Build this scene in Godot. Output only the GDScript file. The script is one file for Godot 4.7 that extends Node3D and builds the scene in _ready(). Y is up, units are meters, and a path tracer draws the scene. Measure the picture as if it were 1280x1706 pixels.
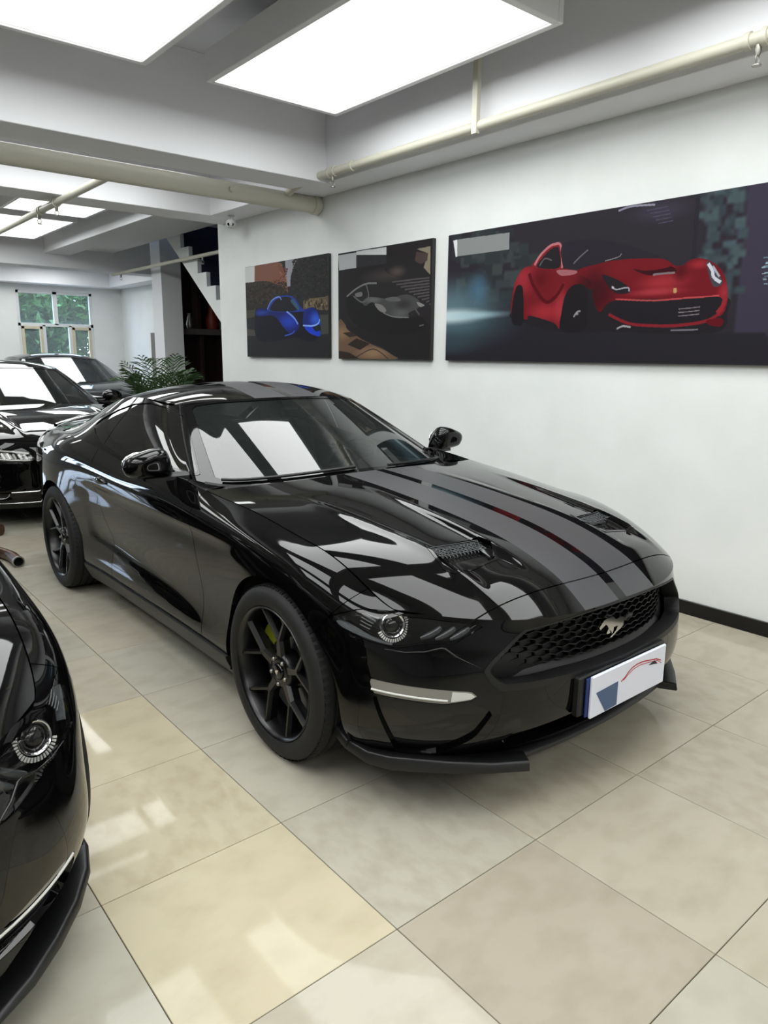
extends Node3D
# A car showroom: black pony coupe in front of a white wall, other black cars around it.
# Axes: +x towards the picture wall, +z towards the camera's side of the room, y up, metres.

const WALL_X := 4.178
const FAR_Z := -17.5
const LEFT_X := -7.5
const BACK_Z := 7.0
const CEIL_Y := 3.715
const SOFFIT_Y := 2.985
const PANEL_Y := 3.32

var M := {}
var names_used := {}

# ------------------------------------------------------------------ mesh building
class MB:
	var v := PackedVector3Array()
	var n := PackedVector3Array()
	var t := PackedVector2Array()
	var i := PackedInt32Array()
	func tri(a: Vector3, b: Vector3, c: Vector3, na: Vector3, nb: Vector3, nc: Vector3) -> void:
		var k := v.size()
		v.append(a); v.append(b); v.append(c)
		n.append(na); n.append(nb); n.append(nc)
		if (b - a).cross(c - a).dot(na + nb + nc) > 0.0:
			i.append(k); i.append(k + 2); i.append(k + 1)
		else:
			i.append(k); i.append(k + 1); i.append(k + 2)
	func flat(pts: Array) -> void:   # convex polygon, own face normal from the order (counter-clockwise seen from outside)
		var nn: Vector3 = (pts[1] - pts[0]).cross(pts[2] - pts[0])
		if nn.length() < 1e-12 and pts.size() > 3:
			nn = (pts[2] - pts[0]).cross(pts[3] - pts[0])
		nn = nn.normalized()
		for k in range(1, pts.size() - 1):
			tri(pts[0], pts[k], pts[k + 1], nn, nn, nn)
	func quad_out(a: Vector3, b: Vector3, c: Vector3, d: Vector3, from: Vector3) -> void:   # flat quad whose normal points away from a point
		var nn := (b - a).cross(d - a)
		if nn.length() < 1e-12: nn = (c - b).cross(d - b)
		nn = nn.normalized()
		if nn.dot((a + b + c + d) * 0.25 - from) < 0.0: nn = -nn
		tri(a, b, c, nn, nn, nn); tri(a, c, d, nn, nn, nn)
	func sheet(rows: Array, closed_u := false, out_from = null, flip := false) -> void:   # smooth grid of points rows[i][j]
		var nu := rows.size()
		var nv: int = rows[0].size()
		var nr := []
		for a in nu:
			var r := PackedVector3Array(); r.resize(nv)
			for b in nv:
				var a0 := (a - 1 + nu) % nu if closed_u else maxi(a - 1, 0)
				var a1 := (a + 1) % nu if closed_u else mini(a + 1, nu - 1)
				var du: Vector3 = rows[a1][b] - rows[a0][b]
				var dv: Vector3 = rows[a][mini(b + 1, nv - 1)] - rows[a][maxi(b - 1, 0)]
				var nn := du.cross(dv)
				if nn.length() < 1e-12: nn = Vector3.UP
				nn = nn.normalized()
				if flip: nn = -nn
				if out_from != null and nn.dot(rows[a][b] - out_from) < 0.0: nn = -nn
				r[b] = nn
			nr.append(r)
		var last := nu if closed_u else nu - 1
		for a in last:
			var a1 := (a + 1) % nu
			for b in nv - 1:
				tri(rows[a][b], rows[a1][b], rows[a1][b + 1], nr[a][b], nr[a1][b], nr[a1][b + 1])
				tri(rows[a][b], rows[a1][b + 1], rows[a][b + 1], nr[a][b], nr[a1][b + 1], nr[a][b + 1])
	func box(c: Vector3, s: Vector3, b := 0.0, basis := Basis.IDENTITY) -> void:   # box with chamfered edges
		var h := s * 0.5
		b = minf(b, minf(h.x, minf(h.y, h.z)) * 0.98)
		if b <= 0.0:
			for ax in 3:
				for sg in [-1.0, 1.0]:
					var o := Vector3.ZERO; o[ax] = sg
					var p := Vector3.ZERO; p[(ax + 1) % 3] = 1.0
					var q := Vector3.ZERO; q[(ax + 2) % 3] = 1.0
					var pts := []
					for e in [[-1, -1], [1, -1], [1, 1], [-1, 1]]:
						pts.append(c + basis * ((o + p * e[0] + q * e[1]) * h))
					quad_out(pts[0], pts[1], pts[2], pts[3], c)
			return
		var hi := h - Vector3(b, b, b)
		for ax in 3:
			var bx := (ax + 1) % 3
			var cx := (ax + 2) % 3
			for sg in [-1.0, 1.0]:
				var pts := []
				for e in [[-1, -1], [1, -1], [1, 1], [-1, 1]]:
					var o := Vector3.ZERO
					o[ax] = sg * h[ax]; o[bx] = e[0] * hi[bx]; o[cx] = e[1] * hi[cx]
					pts.append(c + basis * o)
				quad_out(pts[0], pts[1], pts[2], pts[3], c)
			for sb in [-1.0, 1.0]:
				for sc in [-1.0, 1.0]:
					var pts2 := []
					for e in [[-1, 0], [1, 0], [1, 1], [-1, 1]]:
						var o2 := Vector3.ZERO
						o2[ax] = e[0] * hi[ax]
						o2[bx] = sb * (h[bx] if e[1] == 0 else hi[bx])
						o2[cx] = sc * (hi[cx] if e[1] == 0 else h[cx])
						pts2.append(c + basis * o2)
					quad_out(pts2[0], pts2[1], pts2[2], pts2[3], c)
		for sx in [-1.0, 1.0]:
			for sy in [-1.0, 1.0]:
				for sz in [-1.0, 1.0]:
					var a := c + basis * Vector3(sx * h.x, sy * hi.y, sz * hi.z)
					var d := c + basis * Vector3(sx * hi.x, sy * h.y, sz * hi.z)
					var e2 := c + basis * Vector3(sx * hi.x, sy * hi.y, sz * h.z)
					var nn := (d - a).cross(e2 - a).normalized()
					if nn.dot(a - c) < 0.0: nn = -nn
					tri(a, d, e2, nn, nn, nn)
	func lathe(prof: Array, o: Vector3, ax: Vector3, seg := 24, sharp := false, a0 := 0.0, a1 := TAU) -> void:   # prof of Vector2(radius, along axis)
		ax = ax.normalized()
		var p := ax.cross(Vector3.UP if absf(ax.y) < 0.9 else Vector3.RIGHT).normalized()
		var q := ax.cross(p)
		var np := prof.size()
		for k in np - 1:
			var A: Vector2 = prof[k]
			var B: Vector2 = prof[k + 1]
			var e := B - A
			var fn := Vector2(e.y, -e.x).normalized()
			var nA := fn
			var nB := fn
			if not sharp:
				if k > 0:
					var e0: Vector2 = A - prof[k - 1]
					var f0 := Vector2(e0.y, -e0.x).normalized()
					if f0.dot(fn) > 0.5: nA = (fn + f0).normalized()
				if k < np - 2:
					var e1: Vector2 = prof[k + 2] - B
					var f1 := Vector2(e1.y, -e1.x).normalized()
					if f1.dot(fn) > 0.5: nB = (fn + f1).normalized()
			for s in seg:
				var t0 := a0 + (a1 - a0) * s / seg
				var t1 := a0 + (a1 - a0) * (s + 1) / seg
				var d0 := p * cos(t0) + q * sin(t0)
				var d1 := p * cos(t1) + q * sin(t1)
				var P0 := o + d0 * A.x + ax * A.y
				var P1 := o + d1 * A.x + ax * A.y
				var P2 := o + d1 * B.x + ax * B.y
				var P3 := o + d0 * B.x + ax * B.y
				var m0 := d0 * nA.x + ax * nA.y
				var m1 := d1 * nA.x + ax * nA.y
				var m2 := d1 * nB.x + ax * nB.y
				var m3 := d0 * nB.x + ax * nB.y
				if A.x > 1e-6: tri(P0, P1, P2, m0, m1, m2)
				if B.x > 1e-6: tri(P0, P2, P3, m0, m2, m3)
	func tube(path: Array, rad, seg := 10, caps := true) -> void:
		var rings := []
		var np := path.size()
		var up := Vector3.UP
		for k in np:
			var d: Vector3 = (path[mini(k + 1, np - 1)] - path[maxi(k - 1, 0)]).normalized()
			if absf(d.dot(up)) > 0.95: up = Vector3.RIGHT if absf(d.x) < 0.9 else Vector3.FORWARD
			var s := d.cross(up).normalized()
			up = s.cross(d).normalized()
			var r: float = rad[k] if rad is Array else rad
			var ring := []
			for j in seg + 1:
				var a := TAU * j / seg
				ring.append([path[k] + (s * cos(a) + up * sin(a)) * r, s * cos(a) + up * sin(a)])
			rings.append(ring)
		for k in np - 1:
			for j in seg:
				var A = rings[k][j]; var B = rings[k + 1][j]; var C = rings[k + 1][j + 1]; var D = rings[k][j + 1]
				tri(A[0], B[0], C[0], A[1], B[1], C[1]); tri(A[0], C[0], D[0], A[1], C[1], D[1])
		if caps:
			for e in [[0, 1], [np - 1, np - 2]]:
				var nn: Vector3 = (path[e[0]] - path[e[1]]).normalized()
				for j in seg:
					tri(path[e[0]], rings[e[0]][j][0], rings[e[0]][j + 1][0], nn, nn, nn)
	func prism(poly: PackedVector2Array, xf: Transform3D, d0: float, d1: float) -> void:   # polygon in local xy, extruded along local z
		var ids := Geometry2D.triangulate_polygon(poly)
		var z := xf.basis.z.normalized()
		var lo := minf(d0, d1)
		var hi := maxf(d0, d1)
		for k in range(0, ids.size(), 3):
			var a := poly[ids[k]]; var b := poly[ids[k + 1]]; var c := poly[ids[k + 2]]
			tri(xf * Vector3(a.x, a.y, hi), xf * Vector3(b.x, b.y, hi), xf * Vector3(c.x, c.y, hi), z, z, z)
			tri(xf * Vector3(a.x, a.y, lo), xf * Vector3(b.x, b.y, lo), xf * Vector3(c.x, c.y, lo), -z, -z, -z)
		var area := 0.0
		for k in poly.size():
			var a := poly[k]; var b := poly[(k + 1) % poly.size()]
			area += a.x * b.y - a.y * b.x
		var sg := signf(area)
		for k in poly.size():
			var a := poly[k]; var b := poly[(k + 1) % poly.size()]
			var nn := (xf.basis * Vector3((b - a).y * sg, -(b - a).x * sg, 0)).normalized()
			var A := xf * Vector3(a.x, a.y, lo); var B := xf * Vector3(b.x, b.y, lo)
			var C := xf * Vector3(b.x, b.y, hi); var D := xf * Vector3(a.x, a.y, hi)
			tri(A, B, C, nn, nn, nn); tri(A, C, D, nn, nn, nn)
	func beam(p0: Vector3, p1: Vector3, w0: float, w1: float, top: Vector3, d0: float, d1: float, taper := 0.6) -> void:   # bar with a trapezoid section, its face towards top
		var d := (p1 - p0).normalized()
		var s := d.cross(top).normalized()
		var pts := []
		for e in [[p0, w0, d0], [p1, w1, d1]]:
			pts.append([e[0] - s * e[1] * 0.5 * taper, e[0] + s * e[1] * 0.5 * taper, e[0] + s * e[1] * 0.5 - top * e[2] * 0.35, e[0] + s * e[1] * 0.5 - top * e[2], e[0] - s * e[1] * 0.5 - top * e[2], e[0] - s * e[1] * 0.5 - top * e[2] * 0.35])
		var mid: Vector3 = (p0 + p1) * 0.5 - top * (d0 + d1) * 0.25
		for k in 6:
			quad_out(pts[0][k], pts[0][(k + 1) % 6], pts[1][(k + 1) % 6], pts[1][k], mid)
	func ball(c: Vector3, r: Vector3, nu := 16, nv := 10, basis := Basis.IDENTITY) -> void:
		var rows := []
		for a in nu:
			var th := TAU * a / nu
			var row := []
			for b in nv + 1:
				var ph := -PI / 2 + PI * b / nv
				row.append(c + basis * Vector3(r.x * cos(ph) * cos(th), r.y * sin(ph), r.z * cos(ph) * sin(th)))
			rows.append(row)
		sheet(rows, true, c)
	func mesh() -> ArrayMesh:
		var m := ArrayMesh.new()
		if v.size() == 0: return m
		var arr := []
		arr.resize(Mesh.ARRAY_MAX)
		arr[Mesh.ARRAY_VERTEX] = v
		arr[Mesh.ARRAY_NORMAL] = n
		arr[Mesh.ARRAY_INDEX] = i
		if t.size() == v.size(): arr[Mesh.ARRAY_TEX_UV] = t
		m.add_surface_from_arrays(Mesh.PRIMITIVE_TRIANGLES, arr)
		return m

func numbered(called: String) -> String:
	var k: int = names_used.get(called, 0)
	names_used[called] = k + 1
	return called if k == 0 else "%s_%03d" % [called, k]

func part(called: String, mb: MB, m: Material, parent: Node3D, label := "") -> MeshInstance3D:
	var o := MeshInstance3D.new()
	o.name = called
	o.mesh = mb.mesh()
	o.material_override = m
	parent.add_child(o, true)
	if label != "": o.set_meta("label", label)
	return o

func thing(called: String, at: Vector3, label: String, category: String, group := "") -> Node3D:
	var o := Node3D.new()
	o.name = numbered(called)
	add_child(o)
	o.position = at
	o.set_meta("label", label); o.set_meta("category", category)
	if group != "": o.set_meta("group", group)
	return o

func solo(called: String, mb: MB, m: Material, label: String, category: String, group := "", at := Vector3.ZERO) -> MeshInstance3D:
	var o := MeshInstance3D.new()
	o.name = numbered(called)
	o.mesh = mb.mesh(); o.material_override = m
	add_child(o)
	o.position = at
	o.set_meta("label", label); o.set_meta("category", category)
	if group != "": o.set_meta("group", group)
	return o

func struct(called: String, mb: MB, m: Material, parent = null) -> MeshInstance3D:
	var o := MeshInstance3D.new()
	o.name = called if parent != null else numbered(called)
	o.mesh = mb.mesh(); o.material_override = m
	if parent == null:
		add_child(o)
		o.set_meta("kind", "structure")
	else:
		parent.add_child(o, true)
	return o

func boxed(c: Vector3, s: Vector3, b := 0.0) -> MB:
	var m := MB.new(); m.box(c, s, b); return m

func mat(col: Color, rough := 0.5, metal := 0.0, coat := 0.0, spec := 0.5) -> StandardMaterial3D:
	var m := StandardMaterial3D.new()
	m.albedo_color = col; m.roughness = rough; m.metallic = metal; m.metallic_specular = spec
	if coat > 0.0:
		m.clearcoat_enabled = true; m.clearcoat = coat; m.clearcoat_roughness = 0.02
	return m

func noise_tex(freq: float, ramp: Array, seed_: int, size := 512, oct := 4) -> NoiseTexture2D:
	var nz := FastNoiseLite.new()
	nz.seed = seed_; nz.frequency = freq; nz.noise_type = FastNoiseLite.TYPE_SIMPLEX_SMOOTH
	nz.fractal_octaves = oct
	var g := Gradient.new()
	var offs := PackedFloat32Array(); var cols := PackedColorArray()
	for r in ramp:
		offs.append(r[0]); cols.append(r[1])
	g.offsets = offs; g.colors = cols
	var t := NoiseTexture2D.new()
	t.width = size; t.height = size; t.seamless = true; t.noise = nz; t.color_ramp = g
	return t

# ------------------------------------------------------------------ scene
func _ready() -> void:
	# camera
	var cam := Camera3D.new()
	cam.name = "camera"
	cam.fov = rad_to_deg(2.0 * atan(853.0 / 1208.0))
	cam.near = 0.05; cam.far = 200.0
	add_child(cam)
	cam.transform = Transform3D(Basis(Vector3.UP, -0.69657) * Basis(Vector3.RIGHT, -0.21202) * Basis(Vector3.BACK, 0.01006), Vector3(0, 1.544, 0))
	cam.current = true
	# sky, exposure
	var env := Environment.new()
	var sky := Sky.new()
	var psm := ProceduralSkyMaterial.new()
	psm.sky_top_color = Color(0.62, 0.74, 0.90); psm.sky_horizon_color = Color(0.86, 0.91, 0.96)
	psm.ground_bottom_color = Color(0.30, 0.32, 0.30); psm.ground_horizon_color = Color(0.70, 0.74, 0.76)
	psm.sky_energy_multiplier = 3.2
	sky.sky_material = psm
	env.background_mode = Environment.BG_SKY
	env.sky = sky
	env.tonemap_mode = Environment.TONE_MAPPER_LINEAR
	env.tonemap_exposure = 1.0
	env.sdfgi_enabled = true; env.ssao_enabled = true; env.ssil_enabled = true
	var we := WorldEnvironment.new()
	we.name = "environment"
	we.environment = env
	add_child(we)
	make_materials()
	# lamps: rows of square-edged light boxes hung under the ceiling
	for zr in [[-4.80, -2.81], [-2.30, -0.31], [-10.50, -8.51], [-12.95, -10.96], [1.45, 3.44], [-16.7, -14.7]]:
		for xr in [[2.515, 3.50], [1.03, 2.02], [-0.455, 0.535], [-1.94, -0.95]]:
			if zr[0] < -8.0 and xr[0] < 1.0: continue
			if zr[0] < -14.0 and xr[0] < 1.0: continue
			light_box(xr[0], xr[1], zr[0], zr[1])
	light_box(4.3, 5.29, -16.7, -14.7)  # extra box added out of view to brighten the far side wall
	for xr in [[-1.5, 0.5], [1.2, 3.2]]: light_box(xr[0], xr[1], -7.12, -6.32)
	build_room()
	build_tiles()
	build_pipes()
	build_pictures()
	build_far_end()
	var coupe := build_coupe()
	park_second_coupe(coupe)
	build_saloons()
	build_props()

const PANEL_LIGHT := 2.9
const LAMP_TINT := Color(0.982, 0.998, 1.0)

func light_box(x0: float, x1: float, z0: float, z1: float) -> void:
	var c := Vector3((x0 + x1) * 0.5, PANEL_Y, (z0 + z1) * 0.5)
	var lab := "white box ceiling light with glowing diffuser hung further along the hall"
	if z0 < -4.0 and z0 > -5.0 and x0 > 2.4: lab = "large glowing box ceiling light right over the striped coupe and its wall picture"
	elif z0 < -4.0 and z0 > -5.0 and x0 > 0.9: lab = "large glowing box ceiling light over the aisle between the two coupes"
	elif z0 < -8.0 and z0 > -11.0 and x0 > 2.4: lab = "small-looking box ceiling light just behind the cross beam and above the sprinkler pipe"
	elif z0 < -12.0 and z0 > -13.0 and x0 > 2.4: lab = "box ceiling light next beyond the one behind the cross beam"
	elif z0 < -8.0: lab = "box ceiling light in the far bays of the hall"
	var t := thing("ceiling_light", c, lab, "ceiling light", "glowing box lights under the ceiling")
	var sx := x1 - x0
	var sz := z1 - z0
	var h := MB.new()
	var b := 0.045
	var ht := 0.19
	# frame: four side walls with a thin lip below, and a lid
	for e in [[Vector3(-(sx + b) * 0.5, ht * 0.5 - 0.012, 0), Vector3(b, ht, sz + 2 * b)], [Vector3((sx + b) * 0.5, ht * 0.5 - 0.012, 0), Vector3(b, ht, sz + 2 * b)],
			[Vector3(0, ht * 0.5 - 0.012, -(sz + b) * 0.5), Vector3(sx, ht, b)], [Vector3(0, ht * 0.5 - 0.012, (sz + b) * 0.5), Vector3(sx, ht, b)]]:
		h.box(e[0], e[1], 0.004)
	part("housing", h, M.lamp_white, t)
	part("lid", boxed(Vector3(0, ht - 0.012 - 0.01, 0), Vector3(sx, 0.02, sz)), M.lamp_white, t)
	part("diffuser", boxed(Vector3(0, 0.006, 0), Vector3(sx, 0.006, sz)), M.lamp_glow, t)
	var stem := MB.new()
	stem.tube([Vector3(0, ht - 0.02, 0), Vector3(0, CEIL_Y - PANEL_Y, 0)], 0.02, 10)
	part("ceiling_stem", stem, M.lamp_white, t)
	var l := AreaLight3D.new()
	l.name = "panel_lamp"
	l.area_size = Vector2(sx, sz)
	l.area_normalize_energy = true
	l.light_energy = PANEL_LIGHT * sx * sz / 1.96
	l.light_color = LAMP_TINT
	l.shadow_enabled = true
	l.area_range = 30.0
	t.add_child(l)
	l.position = Vector3(0, -0.004, 0)
	l.rotation = Vector3(-PI / 2, 0, 0)

func make_materials() -> void:
	M.wall = mat(Color(0.905, 0.913, 0.91), 0.75)
	M.wall.albedo_texture = noise_tex(0.006, [[0.0, Color(0.965, 0.97, 0.965)], [1.0, Color(1, 1, 1)]], 3)
	M.wall.uv1_triplanar = true; M.wall.uv1_world_triplanar = true; M.wall.uv1_scale = Vector3(0.5, 0.5, 0.5)
	M.beam = mat(Color(0.94, 0.942, 0.955), 0.8)
	M.ceiling = mat(Color(0.90, 0.905, 0.92), 0.85)
	M.grey_wall = mat(Color(0.52, 0.51, 0.50), 0.8)
	M.lamp_white = mat(Color(0.93, 0.93, 0.94), 0.45)
	M.lamp_glow = mat(Color(0.9, 0.9, 0.9), 0.6)
	M.lamp_glow.emission_enabled = true; M.lamp_glow.emission = Color(1.0, 0.99, 0.965); M.lamp_glow.emission_energy_multiplier = 1.25
	M.base_black = mat(Color(0.035, 0.035, 0.04), 0.35)
	M.base_black.albedo_texture = noise_tex(0.02, [[0.0, Color(1, 1, 1)], [0.72, Color(1.0, 1.0, 1.0)], [0.78, Color(5, 5, 5)], [1.0, Color(6, 6, 6)]], 9)
	M.base_black.uv1_triplanar = true; M.base_black.uv1_world_triplanar = true; M.base_black.uv1_scale = Vector3(1.2, 1.2, 1.2)
	M.grout = mat(Color(0.22, 0.20, 0.18), 0.9)
	M.pipe = mat(Color(0.80, 0.79, 0.73), 0.42)
	M.metal = mat(Color(0.62, 0.61, 0.58), 0.35, 0.9)
	M.chrome = mat(Color(0.90, 0.90, 0.91), 0.08, 1.0)
	M.paint = mat(Color(0.022, 0.022, 0.024), 0.03, 0.0, 0.0, 0.45)
	M.stripe = mat(Color(0.30, 0.30, 0.31), 0.38, 0.35)
	M.gloss_black = mat(Color(0.03, 0.03, 0.032), 0.07)
	M.satin_black = mat(Color(0.065, 0.065, 0.072), 0.42)
	M.grille = mat(Color(0.03, 0.03, 0.033), 0.5)
	M.indicator = mat(Color(0.50, 0.49, 0.46), 0.15)
	M.light_bar = mat(Color(0.20, 0.21, 0.22), 0.2)
	M.dark = mat(Color(0.05, 0.05, 0.052), 0.7)
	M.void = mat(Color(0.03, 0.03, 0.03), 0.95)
	M.rubber = mat(Color(0.062, 0.062, 0.063), 0.7)
	M.rim = mat(Color(0.045, 0.045, 0.05), 0.28)
	M.disc = mat(Color(0.42, 0.42, 0.43), 0.35, 0.9)
	M.caliper = mat(Color(0.47, 0.50, 0.07), 0.4)
	M.glass = mat(Color(0.07, 0.09, 0.085, 0.72), 0.0, 0.0, 0.0, 0.68)
	M.glass.transparency = BaseMaterial3D.TRANSPARENCY_ALPHA
	M.tint = mat(Color(0.04, 0.042, 0.042, 0.88), 0.0, 0.0, 0.0, 0.62)
	M.tint.transparency = BaseMaterial3D.TRANSPARENCY_ALPHA
	M.lens = mat(Color(0.2, 0.2, 0.2, 0.04), 0.0, 0.0, 0.0, 0.5)
	M.lens.transparency = BaseMaterial3D.TRANSPARENCY_ALPHA
	M.pane = mat(Color(0.85, 0.90, 0.92, 0.10), 0.0)
	M.pane.transparency = BaseMaterial3D.TRANSPARENCY_ALPHA
	M.clear_plastic = mat(Color(0.78, 0.78, 0.76), 0.15)
	M.smoke_plastic = mat(Color(0.34, 0.35, 0.36), 0.2)
	M.plate_white = mat(Color(0.90, 0.91, 0.96), 0.4)
	M.plate_blue = mat(Color(0.13, 0.20, 0.42), 0.4)
	M.slate_blue = mat(Color(0.28, 0.36, 0.50), 0.5)
	M.red_print = mat(Color(0.70, 0.10, 0.16), 0.5)
	M.ink = mat(Color(0.12, 0.06, 0.09), 0.5)
	M.window_frame = mat(Color(0.80, 0.76, 0.66), 0.5)
	M.window_white = mat(Color(0.85, 0.86, 0.86), 0.5)
	M.leaf = mat(Color(0.16, 0.27, 0.12), 0.55)
	M.leaf.backlight_enabled = true; M.leaf.backlight = Color(0.10, 0.18, 0.05)
	M.tree_leaf = mat(Color(0.30, 0.44, 0.22), 0.6)
	M.tree_leaf.backlight_enabled = true; M.tree_leaf.backlight = Color(0.28, 0.42, 0.16)
	M.bark = mat(Color(0.30, 0.24, 0.18), 0.9)
	M.brown = mat(Color(0.16, 0.09, 0.07), 0.6)
	M.shelf_grey = mat(Color(0.36, 0.34, 0.34), 0.6)
	M.step = mat(Color(0.13, 0.13, 0.20), 0.5)
	M.pot = mat(Color(0.86, 0.86, 0.85), 0.4)
	M.statue = mat(Color(0.42, 0.12, 0.08), 0.5)
	M.rust = mat(Color(0.36, 0.26, 0.19), 0.35, 0.85)
	M.interior = mat(Color(0.075, 0.078, 0.08), 0.65)
	M.ground = mat(Color(0.30, 0.32, 0.28), 0.9)

func build_room() -> void:
	var wr := struct("wall_right", boxed(Vector3(WALL_X + 0.11, 1.75, (-8.03 + BACK_Z) * 0.5), Vector3(0.22, 3.5, BACK_Z + 8.03)), M.wall)
	struct("wall_left", boxed(Vector3(LEFT_X - 0.1, 1.86, (FAR_Z + BACK_Z) * 0.5), Vector3(0.2, 3.72, BACK_Z - FAR_Z)), M.wall)
	struct("wall_back", boxed(Vector3((LEFT_X + WALL_X) * 0.5, 1.86, BACK_Z + 0.1), Vector3(WALL_X - LEFT_X + 0.6, 3.72, 0.2)), M.wall)
	struct("ceiling", boxed(Vector3((LEFT_X + 4.4) * 0.5, CEIL_Y + 0.1, (FAR_Z + BACK_Z) * 0.5), Vector3(4.4 - LEFT_X, 0.2, BACK_Z - FAR_Z + 0.4)), M.ceiling)
	struct("baseboard_right", boxed(Vector3(WALL_X - 0.006, 0.044, (-8.03 + BACK_Z) * 0.5), Vector3(0.012, 0.088, BACK_Z + 8.03), 0.003), M.base_black)
	var bh := CEIL_Y - SOFFIT_Y
	var by := (CEIL_Y + SOFFIT_Y) * 0.5
	for b in [[-5.85, -5.44], [-7.92, -7.5], [0.45, 0.86], [4.9, 5.3]]:
		struct("trim_1", boxed(Vector3((LEFT_X + WALL_X) * 0.5, by, (b[0] + b[1]) * 0.5), Vector3(WALL_X - LEFT_X, bh, b[1] - b[0]), 0.004), M.beam)
	# side beams along the picture wall
	for b in [[-5.44, 0.45, 3.865], [0.86, 4.9, 3.865], [-7.5, -5.85, 3.82]]:
		struct("trim_2", boxed(Vector3((b[2] + WALL_X) * 0.5, by, (b[0] + b[1]) * 0.5), Vector3(WALL_X - b[2], bh, b[1] - b[0]), 0.004), M.beam)
	struct("trim_3", boxed(Vector3(-2.75, by, (-5.44 + 0.45) * 0.5), Vector3(0.4, bh, 5.89), 0.004), M.beam)

func build_tiles() -> void:
	var fl := struct("floor", boxed(Vector3(0, -0.062, -5.4), Vector3(16.0, 0.1, 26.0)), M.grout)
	fl.name = "floor"
	var rng := RandomNumberGenerator.new()
	rng.seed = 11
	var kinds := []
	var tints := [Color(0.672, 0.655, 0.60), Color(0.685, 0.66, 0.60), Color(0.665, 0.653, 0.60), Color(0.728, 0.692, 0.598), Color(0.64, 0.608, 0.548), Color(0.672, 0.645, 0.58)]
	var soft := noise_tex(0.009, [[0.0, Color(0.945, 0.94, 0.93)], [0.4, Color(0.98, 0.975, 0.97)], [0.65, Color(1, 1, 1)], [1.0, Color(1.0, 0.997, 0.99)]], 5, 1024, 8)
	var streak := noise_tex(0.012, [[0.0, Color(0.935, 0.925, 0.91)], [0.42, Color(0.975, 0.97, 0.965)], [0.65, Color(1, 1, 1)], [1.0, Color(1, 1, 1)]], 21, 1024, 8)
	for k in tints.size():
		for q in 2:
			var m := mat(tints[k] * Color(1.0 - 0.012 * q, 1.0 - 0.012 * q, 1.0 - 0.01 * q), 0.05, 0.0, 0.0, 0.30)
			m.albedo_texture = soft if q == 0 else streak
			m.uv1_triplanar = true; m.uv1_world_triplanar = true
			m.uv1_scale = Vector3(0.5, 0.5, 0.8) if q == 0 else Vector3(0.8, 0.6, 0.55)
			m.uv1_offset = Vector3(0.37 * k, 0.2, 0.61 * k)
			kinds.append(m)
	var one := boxed(Vector3(0, -0.006, 0), Vector3(0.5975, 0.012, 0.5975), 0.0012).mesh()
	var rest := MB.new()
	var count := 0
	for i in range(-12, 31):
		for j in range(-15, 15):
			var x := 1.135 + 0.6 * j + 0.3
			var z := -1.283 - 0.6 * i - 0.3
			if x > WALL_X + 0.29 and z > -8.3: continue
			if x > 6.6 or z < FAR_Z - 0.1 or z > BACK_Z or x < LEFT_X: continue
			var near := x > -1.4 and x < 4.6 and z > -11.6 and z < 0.6
			var kind := 0
			var r := rng.randf()
			kind = 0 if r < 0.4 else (2 if r < 0.6 else (4 if r < 0.8 else (5 if r < 0.92 else 10)))
			if j == -1 and i >= 0 and i <= 2: kind = 6 + (i % 2)
			elif j == 0 and i == -1: kind = 8
			elif j == 0 and i == 0: kind = 1
			elif j >= 1 and i <= 2 and i >= -3: kind = 10 + (i + j) % 2 if (i + j) >= 0 else 10
			if near:
				var o := MeshInstance3D.new()
				o.name = "tile"
				o.mesh = one
				o.material_override = kinds[kind]
				o.position = Vector3(x, 0, z)
				fl.add_child(o, true)
				count += 1
			else:
				rest.box(Vector3(x, -0.006, z), Vector3(0.5975, 0.012, 0.5975))
	var ro := part("tile_field", rest, kinds[0], fl)
	ro.set_meta("kind", "stuff")

func ring_on(mb: MB, at: Vector3, ax: Vector3, r: float, w: float) -> void:
	mb.lathe([Vector2(r * 0.8, -w), Vector2(r, -w), Vector2(r, w), Vector2(r * 0.8, w)], at, ax, 16, true)

func sprinkler(t: Node3D, at: Vector3) -> void:
	var s := MB.new()
	s.lathe([Vector2(0, -0.012), Vector2(0.016, -0.012), Vector2(0.016, 0.02), Vector2(0.011, 0.045), Vector2(0.0, 0.045)], at, Vector3.DOWN, 10)
	for q in [-1, 1]:
		s.tube([at + Vector3(0.012 * q, -0.04, 0), at + Vector3(0.02 * q, -0.06, 0), at + Vector3(0.006 * q, -0.085, 0)], 0.003, 6)
	s.lathe([Vector2(0, 0.085), Vector2(0.022, 0.085), Vector2(0.022, 0.089), Vector2(0, 0.089)], at, Vector3.DOWN, 12, true)
	part("sprinkler_head", s, M.metal, t)

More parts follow.
